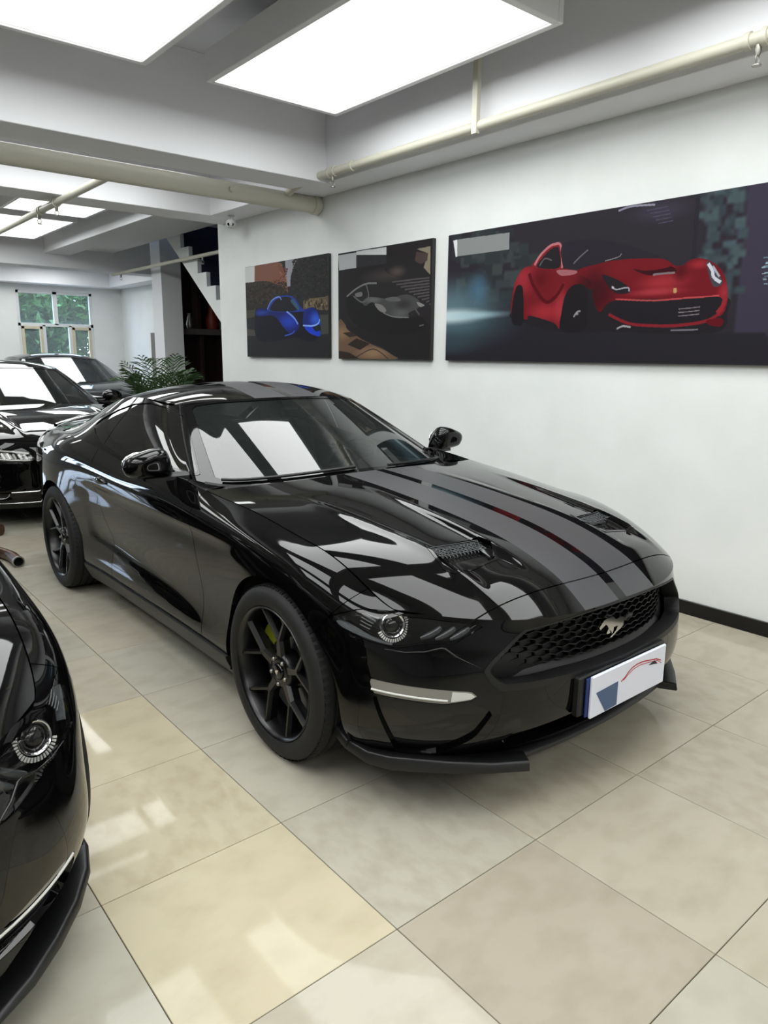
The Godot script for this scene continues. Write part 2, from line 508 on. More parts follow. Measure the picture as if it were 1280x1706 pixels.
func build_pipes() -> void:
	# thick pipe under the cross beam
	var zb := -6.0
	var yb := 2.92
	var t := thing("water_main", Vector3(0, 0, 0), "thick cream-painted pipe running under the white cross beam", "pipe")
	var mb := MB.new()
	mb.tube([Vector3(LEFT_X, yb, zb), Vector3(WALL_X + 0.02, yb, zb)], 0.076, 24)
	part("pipe", mb, M.pipe, t)
	var col := MB.new()
	ring_on(col, Vector3(WALL_X - 0.05, yb, zb), Vector3.RIGHT, 0.088, 0.03)
	part("end_collar", col, M.pipe, t)
	var stub := MB.new()
	stub.lathe([Vector2(0.024, 0), Vector2(0.024, 0.03), Vector2(0, 0.03)], Vector3(3.22, yb + 0.0, zb + 0.07), Vector3.BACK, 12)
	part("plug", stub, M.pipe, t)
	# thin pipe along the wall beam
	var px := 3.80
	var py := 3.03
	var t2 := thing("sprinkler_pipe", Vector3.ZERO, "thin cream sprinkler pipe along the beam above the wall pictures", "pipe", "cream sprinkler pipes")
	var m2 := MB.new()
	m2.tube([Vector3(px, py - 0.06, -5.93), Vector3(px, py - 0.03, -5.84), Vector3(px, py, -5.6), Vector3(px, py, 4.8)], 0.033, 16)
	part("pipe", m2, M.pipe, t2)
	for z in [-4.98, -5.22, -5.30, -1.78, -1.86]:
		var co := MB.new()
		ring_on(co, Vector3(px, py, z), Vector3.BACK, 0.041, 0.014)
		part("coupling", co, M.pipe, t2)
	sprinkler(t2, Vector3(px, py - 0.03, -5.25))
	sprinkler(t2, Vector3(px, py - 0.03, -1.81))
	var hg := MB.new()
	hg.box(Vector3(px - 0.035, (py - 0.05 + CEIL_Y) * 0.5, -3.62), Vector3(0.008, CEIL_Y - py + 0.05, 0.042), 0.001)
	hg.box(Vector3(px - 0.021, (py - 0.05 + CEIL_Y) * 0.5, -3.60), Vector3(0.034, CEIL_Y - py + 0.05, 0.006), 0.001)
	part("hanger_bracket", hg, M.pipe, t2)
	# pipe in the far bays
	var t3 := thing("sprinkler_pipe", Vector3.ZERO, "thin cream sprinkler pipe passing below the far glowing light boxes", "pipe", "cream sprinkler pipes")
	var m3 := MB.new()
	var fx := 2.29
	m3.tube([Vector3(fx, 2.93, -6.08), Vector3(fx, 2.93, -13.7)], 0.032, 14)
	part("pipe", m3, M.pipe, t3)
	for z in [-7.62, -8.1, -8.16]:
		var c3 := MB.new()
		ring_on(c3, Vector3(fx, 2.93, z), Vector3.BACK, 0.042, 0.015)
		part("coupling", c3, M.pipe, t3)
	sprinkler(t3, Vector3(fx, 2.90, -7.62))
	sprinkler(t3, Vector3(fx, 2.90, -8.2))

func build_far_end() -> void:
	var by := (CEIL_Y + SOFFIT_Y) * 0.5
	var bh := CEIL_Y - SOFFIT_Y
	var fx := 6.55
	# far wall round the windows; the two beyond the left edge of the view show in the side glass of the coupe
	var wy0 := 0.75; var wy1 := 2.86
	var wins := [[-4.6, -3.0], [-0.6, 1.0], [4.27, 5.87]]
	var w := MB.new()
	var from := LEFT_X
	for e in wins + [[fx + 0.2, fx + 0.2]]:
		w.box(Vector3((from + e[0]) * 0.5, 1.86, FAR_Z - 0.12), Vector3(e[0] - from, 3.72, 0.24))
		if e[1] > e[0]:
			w.box(Vector3((e[0] + e[1]) * 0.5, wy0 * 0.5, FAR_Z - 0.12), Vector3(e[1] - e[0], wy0, 0.24))
			w.box(Vector3((e[0] + e[1]) * 0.5, (wy1 + 3.72) * 0.5, FAR_Z - 0.12), Vector3(e[1] - e[0], 3.72 - wy1, 0.24))
		from = e[1]
	struct("wall_far", w, M.wall)
	struct("wall_far_side", boxed(Vector3(fx + 0.1, 1.86, (FAR_Z - 12.5) * 0.5), Vector3(0.2, 3.72, -12.5 - FAR_Z)), M.wall)
	for k in 3: far_window("window_%d" % (3 - k), wins[k][0], wins[k][1], wy0, wy1)
	# beams and lowered ceilings of the far bays
	struct("trim_4", boxed(Vector3(4.07, 3.457, (-7.92 - 13.7) * 0.5), Vector3(0.42, 0.515, 5.78), 0.004), M.beam)
	struct("trim_5", boxed(Vector3((LEFT_X + fx) * 0.5, by, -13.9), Vector3(fx - LEFT_X, bh, 0.4), 0.004), M.beam)
	struct("trim_6", boxed(Vector3((LEFT_X + fx) * 0.5, 3.35, FAR_Z + 0.2), Vector3(fx - LEFT_X, 0.72, 0.4), 0.004), M.beam)
	struct("trim_7", boxed(Vector3(fx - 0.2, 3.35, (FAR_Z - 14.1) * 0.5), Vector3(0.4, 0.72, -14.1 - FAR_Z), 0.004), M.beam)
	struct("ceiling_low", boxed(Vector3(4.66, 3.51, (-8.03 - 13.7) * 0.5), Vector3(0.76, 0.40, 5.67)), M.beam)
	struct("ceiling_far", boxed(Vector3((4.4 + 6.8) * 0.5, CEIL_Y + 0.1, (FAR_Z - 12.6) * 0.5), Vector3(2.4, 0.2, -12.6 - FAR_Z + 0.2)), M.beam)
	# stair well: shaft, its unlit gloom put into near-black wall colour, and a flight descending towards the picture wall
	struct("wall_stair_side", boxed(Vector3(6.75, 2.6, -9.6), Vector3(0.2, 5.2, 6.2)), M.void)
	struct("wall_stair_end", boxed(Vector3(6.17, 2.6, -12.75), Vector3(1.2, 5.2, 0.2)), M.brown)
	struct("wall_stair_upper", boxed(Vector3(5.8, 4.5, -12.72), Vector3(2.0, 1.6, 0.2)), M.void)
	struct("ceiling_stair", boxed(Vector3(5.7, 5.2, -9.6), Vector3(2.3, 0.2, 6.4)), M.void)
	struct("wall_stair_near", boxed(Vector3(5.5, 2.6, -6.5), Vector3(2.4, 5.2, 0.2)), M.wall)
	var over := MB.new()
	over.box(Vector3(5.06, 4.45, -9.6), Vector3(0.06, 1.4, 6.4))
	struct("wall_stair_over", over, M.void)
	# column
	struct("wall_column", boxed(Vector3(5.40, 1.86, -12.3), Vector3(0.36, 3.72, 0.4), 0.006), M.beam)
	struct("wall_niche", boxed(Vector3(5.34, 0.95, -12.62), Vector3(0.2, 1.9, 0.2), 0.004), M.grey_wall)
	# stair
	var st := thing("staircase", Vector3(5.1, 0, -6.845), "white stringer staircase with dark steps beside the end of the picture wall", "staircase")
	var rise := 0.2045
	var run := 0.275
	var n := 17
	var z0 := 0.0     # bottom, relative; climbs towards -z
	for side in [0.0, 0.9]:
		var poly := PackedVector2Array()
		for k in n:
			poly.append(Vector2(z_of(z0, run, k), rise * (k + 1) + 0.054))
			poly.append(Vector2(z_of(z0, run, k + 1), rise * (k + 1) + 0.054))
		poly.append(Vector2(z_of(z0, run, n), 3.365))
		poly.append(Vector2(-0.335, 0.0))
		poly.append(Vector2(z_of(z0, run, 0), 0.0))
		var mb := MB.new()
		mb.prism(poly, Transform3D(Basis(Vector3(0, 0, 1), Vector3(0, 1, 0), Vector3(-1, 0, 0)), Vector3(side, 0, 0)), -0.03, 0.03)
		part("stringer", mb, M.wall, st)
	for k in n:
		part("step", boxed(Vector3(0.45, rise * (k + 1) + 0.034, z_of(z0, run, k + 0.5)), Vector3(0.84, 0.04, run + 0.02), 0.004), M.step, st)
		part("riser", boxed(Vector3(0.45, rise * (k + 0.5) + 0.054, z_of(z0, run, k)), Vector3(0.84, rise, 0.012)), M.step, st)
	for k in range(3, n):
		part("baluster", boxed(Vector3(0.9, rise * (k + 1) + 0.45, z_of(z0, run, k + 0.5)), Vector3(0.03, 0.9, 0.03), 0.003), M.shelf_grey, st)
	var hr := MB.new()
	hr.beam(Vector3(0.9, rise * 3 + 0.95, z_of(z0, run, 2.5)), Vector3(0.9, rise * n + 0.92, z_of(z0, run, n)), 0.05, 0.05, Vector3.UP, 0.05, 0.05)
	part("handrail", hr, M.shelf_grey, st)
	# pipe in front of the stair
	var t4 := thing("sprinkler_pipe", Vector3.ZERO, "thin grey sprinkler pipe crossing in front of the staircase", "pipe", "cream sprinkler pipes")
	var m4 := MB.new()
	m4.tube([Vector3(5.0, 2.93, -8.1), Vector3(5.0, 2.93, -13.7)], 0.028, 12)
	part("pipe", m4, M.pipe, t4)
	sprinkler(t4, Vector3(5.0, 2.90, -10.1))
	sprinkler(t4, Vector3(5.0, 2.90, -13.3))

func z_of(z0: float, run: float, k: float) -> float:
	return z0 - run * k

func far_window(called: String, wx0: float, wx1: float, wy0: float, wy1: float) -> void:
	# window: frame, mullions, casements, panes
	var win := Node3D.new()
	win.name = called
	add_child(win)
	win.set_meta("kind", "structure")
	win.position = Vector3(wx0, wy0, FAR_Z - 0.05)
	var ww := wx1 - wx0
	var wh := wy1 - wy0
	var ty := wh - 0.72
	var f := MB.new()
	f.box(Vector3(0.03, wh * 0.5, 0), Vector3(0.06, wh, 0.07), 0.004)
	f.box(Vector3(ww - 0.03, wh * 0.5, 0), Vector3(0.06, wh, 0.07), 0.004)
	f.box(Vector3(ww * 0.5, 0.03, 0), Vector3(ww, 0.06, 0.07), 0.004)
	f.box(Vector3(ww * 0.5, wh - 0.03, 0), Vector3(ww, 0.06, 0.07), 0.004)
	f.box(Vector3(ww * 0.5, ty, 0), Vector3(ww, 0.07, 0.07), 0.004)
	f.box(Vector3(ww * 0.5, (ty + wh) * 0.5, 0), Vector3(0.09, wh - ty, 0.07), 0.004)
	f.box(Vector3(ww * 0.33, ty * 0.5, 0), Vector3(0.07, ty, 0.07), 0.004)
	f.box(Vector3(ww * 0.68, ty * 0.5, 0), Vector3(0.07, ty, 0.07), 0.004)
	part("window_frame", f, M.window_white, win)
	for c in [[0.06, ww * 0.33 - 0.035], [ww * 0.68 + 0.035, ww - 0.06]]:
		var cs := MB.new()
		for x in [c[0] + 0.03, c[1] - 0.03]:
			cs.box(Vector3(x, (0.06 + ty - 0.035) * 0.5, 0.025), Vector3(0.06, ty - 0.095, 0.05), 0.004)
		for y in [0.09, ty - 0.065]:
			cs.box(Vector3((c[0] + c[1]) * 0.5, y, 0.025), Vector3(c[1] - c[0], 0.06, 0.05), 0.004)
		var cas := part("casement", cs, M.window_frame, win)
		var hd := MB.new()
		var hx: float = c[1] - 0.03 if c[0] < 1.0 else c[0] + 0.03
		hd.box(Vector3(hx, ty * 0.45, 0.065), Vector3(0.02, 0.12, 0.02), 0.004)
		part("handle", hd, M.window_white, cas)
	for p in [[0.05, ww * 0.5 - 0.04, ty, wh - 0.05], [ww * 0.5 + 0.04, ww - 0.05, ty, wh - 0.05], [0.08, ww * 0.33 - 0.06, 0.06, ty - 0.06], [ww * 0.33 + 0.03, ww * 0.68 - 0.03, 0.05, ty - 0.03], [ww * 0.68 + 0.06, ww - 0.08, 0.06, ty - 0.06]]:
		part("pane", boxed(Vector3((p[0] + p[1]) * 0.5, (p[2] + p[3]) * 0.5, 0), Vector3(p[1] - p[0], p[3] - p[2], 0.006)), M.pane, win)

# ------------------------------------------------------------------ prints on the wall
func fill(img: Image, pts: Array, col: Color) -> void:   # polygon in 0..1 coordinates
	var w := img.get_width(); var h := img.get_height()
	var y0 := 1e9; var y1 := -1e9
	for p in pts:
		y0 = minf(y0, p[1] * h); y1 = maxf(y1, p[1] * h)
	for y in range(maxi(0, int(y0)), mini(h - 1, int(y1) + 1) + 1):
		var yc := y + 0.5
		var xs := []
		for k in pts.size():
			var ax: float = pts[k][0] * w
			var ay: float = pts[k][1] * h
			var bx: float = pts[(k + 1) % pts.size()][0] * w
			var by: float = pts[(k + 1) % pts.size()][1] * h
			if (ay <= yc) != (by <= yc):
				xs.append(ax + (yc - ay) / (by - ay) * (bx - ax))
		xs.sort()
		for k in range(0, xs.size() - 1, 2):
			var a := clampi(int(round(xs[k])), 0, w)
			var b := clampi(int(round(xs[k + 1])), 0, w)
			if b > a: img.fill_rect(Rect2i(a, y, b - a, 1), col)

func stroke(img: Image, pts: Array, wd: float, col: Color) -> void:
	var asp := float(img.get_width()) / img.get_height()
	for k in pts.size() - 1:
		var a := Vector2(pts[k][0], pts[k][1] / asp)
		var b := Vector2(pts[k + 1][0], pts[k + 1][1] / asp)
		var n := (b - a).orthogonal().normalized() * wd * 0.5
		fill(img, [[a.x + n.x, (a.y + n.y) * asp], [b.x + n.x, (b.y + n.y) * asp], [b.x - n.x, (b.y - n.y) * asp], [a.x - n.x, (a.y - n.y) * asp]], col)

func canvas(z0: float, z1: float, y0: float, y1: float, img: Image, label: String) -> void:
	var t := thing("wall_picture", Vector3(WALL_X, (y0 + y1) * 0.5, (z0 + z1) * 0.5), label, "picture", "car pictures on the white wall")
	var sz := z1 - z0
	var sy := y1 - y0
	part("canvas_frame", boxed(Vector3(-0.018, 0, 0), Vector3(0.034, sy, sz), 0.003), M.satin_black, t)
	var mb := MB.new()
	var a := Vector3(-0.0362, -sy * 0.5 + 0.003, -sz * 0.5 + 0.003)
	var b := Vector3(-0.0362, -sy * 0.5 + 0.003, sz * 0.5 - 0.003)
	var c := Vector3(-0.0362, sy * 0.5 - 0.003, sz * 0.5 - 0.003)
	var d := Vector3(-0.0362, sy * 0.5 - 0.003, -sz * 0.5 + 0.003)
	for e in [[a, Vector2(0, 1)], [b, Vector2(1, 1)], [c, Vector2(1, 0)], [d, Vector2(0, 0)]]:
		mb.v.append(e[0]); mb.n.append(Vector3(-1, 0, 0)); mb.t.append(e[1])
	mb.i = PackedInt32Array([0, 2, 1, 0, 3, 2])
	var m := mat(Color.WHITE, 0.5, 0.0, 0.0, 0.2)
	m.albedo_texture = ImageTexture.create_from_image(img)
	part("print", mb, m, t)

var pic_h := []      # the map from measured places on a picture to 0..1
func pt(x: float, y: float) -> Array:
	var d: float = pic_h[6] * x + pic_h[7] * y + 1.0
	return [(pic_h[0] * x + pic_h[1] * y + pic_h[2]) / d, (pic_h[3] * x + pic_h[4] * y + pic_h[5]) / d]

func smooth_ring(pts: Array, closed := true) -> Array:
	var r := []
	var n := pts.size()
	for k in (n if closed else n - 1):
		var p0 := Vector2(pts[(k - 1 + n) % n if closed else maxi(k - 1, 0)][0], pts[(k - 1 + n) % n if closed else maxi(k - 1, 0)][1])
		var p1 := Vector2(pts[k][0], pts[k][1])
		var p2 := Vector2(pts[(k + 1) % n][0], pts[(k + 1) % n][1])
		var p3 := Vector2(pts[(k + 2) % n if closed else mini(k + 2, n - 1)][0], pts[(k + 2) % n if closed else mini(k + 2, n - 1)][1])
		for j in 5:
			var q := catmull(p0, p1, p2, p3, j / 5.0)
			r.append([q.x, q.y])
	if not closed: r.append(pts[n - 1])
	return r

func catmull(a: Vector2, b: Vector2, c: Vector2, d: Vector2, t: float) -> Vector2:
	return 0.5 * ((2.0 * b) + (c - a) * t + (2.0 * a - 5.0 * b + 4.0 * c - d) * t * t + (3.0 * b - a - 3.0 * c + d) * t * t * t)

func ink(img: Image, flat_: Array, col: Color, curved := true) -> void:   # numbers x, y, x, y ...
	var pts := []
	for k in range(0, flat_.size(), 2): pts.append([flat_[k], flat_[k + 1]])
	if curved: pts = smooth_ring(pts)
	var q := []
	for e in pts: q.append(pt(e[0], e[1]))
	fill(img, q, col)

func pen(img: Image, flat_: Array, wd: float, col: Color) -> void:
	var pts := []
	for k in range(0, flat_.size(), 2): pts.append([flat_[k], flat_[k + 1]])
	pts = smooth_ring(pts, false)
	var q := []
	for e in pts: q.append(pt(e[0], e[1]))
	stroke(img, q, wd, col)

func spray(img: Image, x: float, y: float, rx: float, ry: float, col: Color, amount: float, inside = null) -> void:   # soft round patch of ink, kept inside a polygon if given
	var w := img.get_width(); var h := img.get_height()
	var c := pt(x, y)
	var e := pt(x + rx, y)
	var f := pt(x, y + ry)
	var cx: float = c[0] * w; var cy: float = c[1] * h
	var ax := absf(e[0] * w - cx); var ay := absf(f[1] * h - cy)
	var poly := PackedVector2Array()
	if inside != null:
		var pts := []
		for k in range(0, inside.size(), 2): pts.append([inside[k], inside[k + 1]])
		for q in smooth_ring(pts):
			var z := pt(q[0], q[1])
			poly.append(Vector2(z[0] * w, z[1] * h))
	for py in range(maxi(0, int(cy - ay)), mini(h, int(cy + ay) + 1)):
		for px in range(maxi(0, int(cx - ax)), mini(w, int(cx + ax) + 1)):
			var d := pow((px - cx) / ax, 2.0) + pow((py - cy) / ay, 2.0)
			if d >= 1.0: continue
			if inside != null and not Geometry2D.is_point_in_polygon(Vector2(px, py), poly): continue
			var k := amount * (1.0 - d) * (1.0 - d)
			img.set_pixel(px, py, img.get_pixel(px, py).lerp(col, k))

func blur(img: Image, by: int) -> void:
	var w := img.get_width(); var h := img.get_height()
	img.resize(w / by, h / by, Image.INTERPOLATE_BILINEAR)
	img.resize(w, h, Image.INTERPOLATE_CUBIC)

func stones(img: Image, rng: RandomNumberGenerator, n: int, x0: float, y0: float, x1: float, y1: float, w: float, h: float, cols: Array) -> void:
	for k in n:
		var x := rng.randf_range(x0, x1); var y := rng.randf_range(y0, y1)
		var a := rng.randf_range(0.5, 1.0) * w; var b := rng.randf_range(0.5, 1.0) * h
		ink(img, [x, y, x + a, y - a * 0.1, x + a, y + b, x, y + b + a * 0.05], cols[rng.randi() % cols.size()], false)

func build_pictures() -> void:
	var rng := RandomNumberGenerator.new()
	rng.seed = 77
	# small picture: blue sports car before autumn trees
	pic_h = [0.002497548, -0.0001123641, -0.2316284, 0.0002755671, 0.001967125, -0.4768879, 0.0003220371, -0.0001007923]
	var a := Image.create(624, 384, false, Image.FORMAT_RGB8)
	a.fill(Color(0.16, 0.16, 0.165))
	ink(a, [330, 170, 420, 160, 430, 330, 330, 340], Color(0.56, 0.55, 0.59), false)
	ink(a, [100, 220, 290, 205, 318, 240, 335, 300, 345, 380, 300, 390, 100, 330], Color(0.46, 0.29, 0.23))
	stones(a, rng, 160, 250, 220, 335, 380, 12, 10, [Color(0.40, 0.25, 0.20), Color(0.36, 0.22, 0.18), Color(0.52, 0.36, 0.31), Color(0.45, 0.29, 0.24)])
	ink(a, [100, 320, 150, 305, 240, 310, 320, 350, 345, 390, 240, 440, 100, 460], Color(0.18, 0.165, 0.15))
	stones(a, rng, 320, 100, 310, 330, 440, 12, 10, [Color(0.22, 0.20, 0.17), Color(0.14, 0.13, 0.125), Color(0.27, 0.21, 0.18), Color(0.19, 0.17, 0.15)])
	ink(a, [375, 240, 400, 190, 470, 165, 600, 150, 600, 420, 440, 410, 370, 360, 360, 300], Color(0.16, 0.16, 0.16))
	stones(a, rng, 420, 365, 180, 560, 400, 12, 10, [Color(0.20, 0.20, 0.185), Color(0.13, 0.13, 0.13), Color(0.17, 0.17, 0.16), Color(0.15, 0.15, 0.145)])
	ink(a, [430, 420, 480, 405, 580, 395, 580, 470, 430, 470], Color(0.36, 0.32, 0.26), false)
	stones(a, rng, 90, 435, 405, 560, 460, 9, 20, [Color(0.48, 0.42, 0.33), Color(0.22, 0.20, 0.17), Color(0.40, 0.34, 0.27)])
	ink(a, [100, 470, 170, 460, 180, 500, 110, 510], Color(0.28, 0.27, 0.24), false)
	ink(a, [100, 565, 170, 575, 170, 605, 105, 605], Color(0.30, 0.29, 0.27), false)
	ink(a, [500, 500, 580, 495, 580, 600, 500, 610], Color(0.25, 0.26, 0.24), false)
	blur(a, 3)
	ink(a, [100, 620, 600, 600, 600, 740, 100, 740], Color(0.155, 0.15, 0.16), false)
	ink(a, [165, 470, 190, 458, 235, 462, 420, 470, 480, 455, 512, 480, 525, 540, 522, 610, 470, 640, 380, 620, 240, 640, 170, 610], Color(0.105, 0.10, 0.14))
	var body := [168, 470, 190, 457, 240, 465, 300, 478, 350, 480, 390, 520, 410, 560, 370, 600, 330, 570, 270, 500, 180, 500]
	ink(a, body, Color(0.11, 0.14, 0.40))
	spray(a, 350, 530, 90, 60, Color(0.14, 0.27, 0.74), 0.9, body)
	spray(a, 200, 480, 60, 20, Color(0.16, 0.28, 0.62), 0.8, body)
	ink(a, [232, 468, 255, 418, 300, 392, 350, 388, 385, 405, 415, 450, 440, 475, 380, 480, 300, 478], Color(0.13, 0.22, 0.56))
	ink(a, [248, 466, 265, 425, 300, 400, 345, 396, 370, 410, 400, 455, 380, 474, 300, 475], Color(0.13, 0.13, 0.155))
	ink(a, [362, 420, 378, 412, 408, 455, 400, 468], Color(0.22, 0.34, 0.42))
	var nose := [440, 470, 480, 458, 508, 478, 520, 520, 524, 560, 440, 556, 430, 520]
	ink(a, nose, Color(0.10, 0.16, 0.46))
	spray(a, 500, 520, 50, 60, Color(0.20, 0.38, 0.85), 0.9, nose)
	ink(a, [440, 560, 490, 560, 520, 575, 524, 612, 490, 606, 460, 590], Color(0.12, 0.24, 0.78))
	ink(a, [484, 562, 520, 550, 520, 580, 500, 585], Color(0.12, 0.13, 0.17))
	pen(a, [430, 553, 480, 556, 512, 545, 522, 520], 0.010, Color(0.52, 0.66, 0.95))
	pen(a, [232, 462, 256, 415, 295, 394, 310, 412], 0.010, Color(0.42, 0.52, 0.80))
	pen(a, [340, 476, 380, 510, 402, 545], 0.012, Color(0.46, 0.58, 0.92))
	pen(a, [330, 608, 370, 596, 385, 580], 0.008, Color(0.22, 0.34, 0.78))
	ink(a, [100, 228, 158, 221, 158, 310, 105, 312], Color(0.78, 0.79, 0.78), false)
	ink(a, [158, 221, 290, 205, 300, 300, 158, 308], Color(0.47, 0.31, 0.26), false)
	canvas(-7.365, -5.80, 1.52, 2.475, a, "small picture of a low blue car under autumn trees")
	# middle picture: grey car on patterned paving
	pic_h = [0.002646471, -3.631521e-05, -1.667122, 0.0003203775, 0.002013801, -0.5045487, 0.0003487792, -6.358752e-05]
	var b := Image.create(520, 392, false, Image.FORMAT_RGB8)
	b.fill(Color(0.155, 0.145, 0.15))
	spray(b, 900, 270, 200, 60, Color(0.25, 0.23, 0.225), 0.9)
	ink(b, [1070, 125, 1148, 110, 1148, 268, 1110, 230, 1135, 150], Color(0.50, 0.47, 0.40), false)
	ink(b, [1070, 140, 1135, 150, 1130, 190, 1100, 208, 1060, 200], Color(0.28, 0.235, 0.22), false)
	ink(b, [905, 180, 1000, 160, 1090, 210, 1130, 270, 1000, 290, 900, 250], Color(0.16, 0.15, 0.155))
	spray(b, 960, 250, 70, 45, Color(0.33, 0.29, 0.28), 0.9)
	for k in 10:
		pen(b, [935 + 24 * k, 308 + 14 * k, 1145, 284 + 16 * k], 0.010, Color(0.31, 0.30, 0.305))
	ink(b, [640, 520, 690, 560, 760, 620, 860, 670, 970, 735, 640, 735], Color(0.40, 0.32, 0.255))
	spray(b, 830, 700, 130, 50, Color(0.56, 0.45, 0.35), 0.9)
	spray(b, 660, 590, 60, 60, Color(0.55, 0.44, 0.33), 0.8)
	ink(b, [662, 590, 740, 580, 752, 605, 700, 615], Color(0.20, 0.165, 0.14), false)
	ink(b, [690, 655, 740, 620, 815, 650, 760, 685], Color(0.18, 0.15, 0.13), false)
	ink(b, [640, 690, 700, 700, 760, 735, 640, 735], Color(0.19, 0.155, 0.135), false)
	pen(b, [740, 725, 835, 680, 920, 735], 0.006, Color(0.18, 0.15, 0.13))
	ink(b, [690, 540, 780, 560, 1140, 540, 1140, 735, 990, 735, 860, 660, 700, 580], Color(0.135, 0.13, 0.135))
	blur(b, 2)
	ink(b, [685, 390, 760, 400, 800, 400, 1000, 500, 1100, 500, 1130, 560, 1000, 600, 800, 580, 700, 500], Color(0.125, 0.12, 0.125))
	ink(b, [700, 372, 740, 338, 790, 316, 900, 312, 960, 330, 1030, 375, 1000, 395, 860, 380, 800, 390, 770, 420], Color(0.16, 0.155, 0.16))
	var hood := [770, 420, 800, 392, 850, 392, 920, 400, 1000, 378, 1050, 385, 1090, 415, 1085, 450, 1030, 480, 1030, 500, 960, 508, 890, 480, 830, 420, 790, 440]
	ink(b, hood, Color(0.27, 0.27, 0.27))
	spray(b, 830, 405, 70, 30, Color(0.42, 0.42, 0.42), 0.8, hood)
	spray(b, 980, 480, 70, 40, Color(0.36, 0.36, 0.36), 0.8, hood)
	spray(b, 1000, 430, 60, 40, Color(0.18, 0.18, 0.18), 0.8, hood)
	ink(b, [900, 398, 960, 390, 985, 412, 920, 415], Color(0.35, 0.35, 0.35))
	pen(b, [682, 388, 735, 345, 790, 317, 850, 314], 0.012, Color(0.46, 0.46, 0.46))
	pen(b, [790, 320, 805, 385, 770, 420, 720, 385], 0.012, Color(0.36, 0.36, 0.36))
	ink(b, [730, 372, 765, 362, 768, 385, 738, 390], Color(0.42, 0.42, 0.42))
	ink(b, [840, 428, 880, 435, 905, 465, 890, 478, 860, 462], Color(0.46, 0.46, 0.45))
	ink(b, [1075, 420, 1105, 428, 1118, 440, 1090, 445], Color(0.50, 0.50, 0.49))
	pen(b, [890, 480, 945, 500, 1030, 505], 0.007, Color(0.45, 0.45, 0.45))
	pen(b, [1065, 455, 1090, 490], 0.012, Color(0.30, 0.30, 0.30))
	pen(b, [1090, 552, 1115, 545], 0.008, Color(0.38, 0.38, 0.38))
	ink(b, [632, 158, 734, 142, 734, 228, 638, 242], Color(0.67, 0.68, 0.69), false)
	ink(b, [734, 137, 902, 112, 902, 156, 734, 156], Color(0.76, 0.77, 0.77), false)
	ink(b, [734, 156, 902, 156, 902, 205, 734, 226], Color(0.19, 0.19, 0.20), false)
	canvas(-5.645, -4.385, 1.513, 2.455, b, "square dark picture of a grey wedge car on patterned paving")
	# long picture: red coupe in a dark street
	pic_h = [0.0009223372, 2.263404e-05, -0.03558071, 0.0003488701, 0.002113543, -0.5775934, 0.000367068, 2.905525e-05]
	var c := Image.create(1280, 392, false, Image.FORMAT_RGB8)
	c.fill(Color(0.165, 0.15, 0.18))
	ink(c, [1180, 0, 1900, -80, 1900, 800, 1180, 700], Color(0.215, 0.195, 0.25), false)
	stones(c, rng, 70, 40, 240, 360, 520, 60, 60, [Color(0.20, 0.22, 0.23), Color(0.17, 0.18, 0.195), Color(0.22, 0.24, 0.245), Color(0.18, 0.20, 0.21)])
	stones(c, rng, 90, 1000, 60, 1165, 480, 45, 40, [Color(0.22, 0.26, 0.285), Color(0.19, 0.22, 0.245), Color(0.25, 0.30, 0.32), Color(0.21, 0.25, 0.27)])
	ink(c, [20, 600, 300, 575, 480, 640, 1300, 640, 1900, 760, 1900, 800, 20, 790], Color(0.145, 0.135, 0.16), false)
	spray(c, 60, 600, 330, 150, Color(0.26, 0.36, 0.40), 0.8)
	blur(c, 8)
	ink(c, [985, 90, 1000, 88, 1006, 480, 990, 480], Color(0.145, 0.14, 0.17), false)
	spray(c, 30, 540, 250, 150, Color(0.36, 0.46, 0.50), 0.85)
	spray(c, 30, 580, 210, 42, Color(0.86, 0.92, 0.92), 0.9)
	spray(c, 120, 575, 220, 22, Color(0.62, 0.74, 0.78), 0.8)
	spray(c, 150, 470, 60, 90, Color(0.28, 0.42, 0.52), 0.7)
	spray(c, 40, 690, 160, 60, Color(0.20, 0.26, 0.29), 0.8)
	spray(c, 850, 170, 170, 60, Color(0.24, 0.22, 0.28), 0.7)
	pen(c, [690, 172, 740, 155, 830, 148], 0.004, Color(0.52, 0.51, 0.58))
	for k in 5: pen(c, [800 + 12 * k, 170 + 12 * k, 880 + 6 * k, 155 + 13 * k], 0.002, Color(0.27, 0.26, 0.33))
	# shadow on the street, wheels
	ink(c, [285, 560, 330, 600, 480, 640, 700, 640, 1100, 640, 1150, 560, 1100, 480, 600, 460, 480, 430], Color(0.13, 0.12, 0.135))
	# side
	var side := [284, 560, 285, 515, 297, 445, 318, 402, 345, 383, 400, 385, 480, 388, 540, 398, 600, 410, 640, 440, 600, 470, 560, 450, 520, 460, 496, 500, 486, 560, 480, 625, 455, 602, 360, 575, 350, 590, 330, 590, 300, 610]
	ink(c, side, Color(0.40, 0.095, 0.125))
	spray(c, 330, 430, 90, 90, Color(0.58, 0.17, 0.21), 0.85, side)
	spray(c, 420, 560, 110, 60, Color(0.60, 0.17, 0.20), 0.8, side)
	spray(c, 390, 430, 60, 60, Color(0.30, 0.06, 0.085), 0.7, side)
	spray(c, 480, 540, 40, 110, Color(0.62, 0.20, 0.23), 0.8, side)
	spray(c, 600, 440, 90, 80, Color(0.20, 0.06, 0.085), 0.95, side)
	pen(c, [352, 410, 372, 460, 420, 520, 460, 500, 490, 450], 0.008, Color(0.30, 0.06, 0.085))
	ink(c, [288, 600, 290, 520, 302, 465, 318, 455, 330, 480, 334, 600, 310, 615], Color(0.115, 0.105, 0.12))
	ink(c, [486, 630, 492, 540, 506, 480, 540, 450, 580, 462, 590, 520, 580, 630], Color(0.115, 0.105, 0.12))
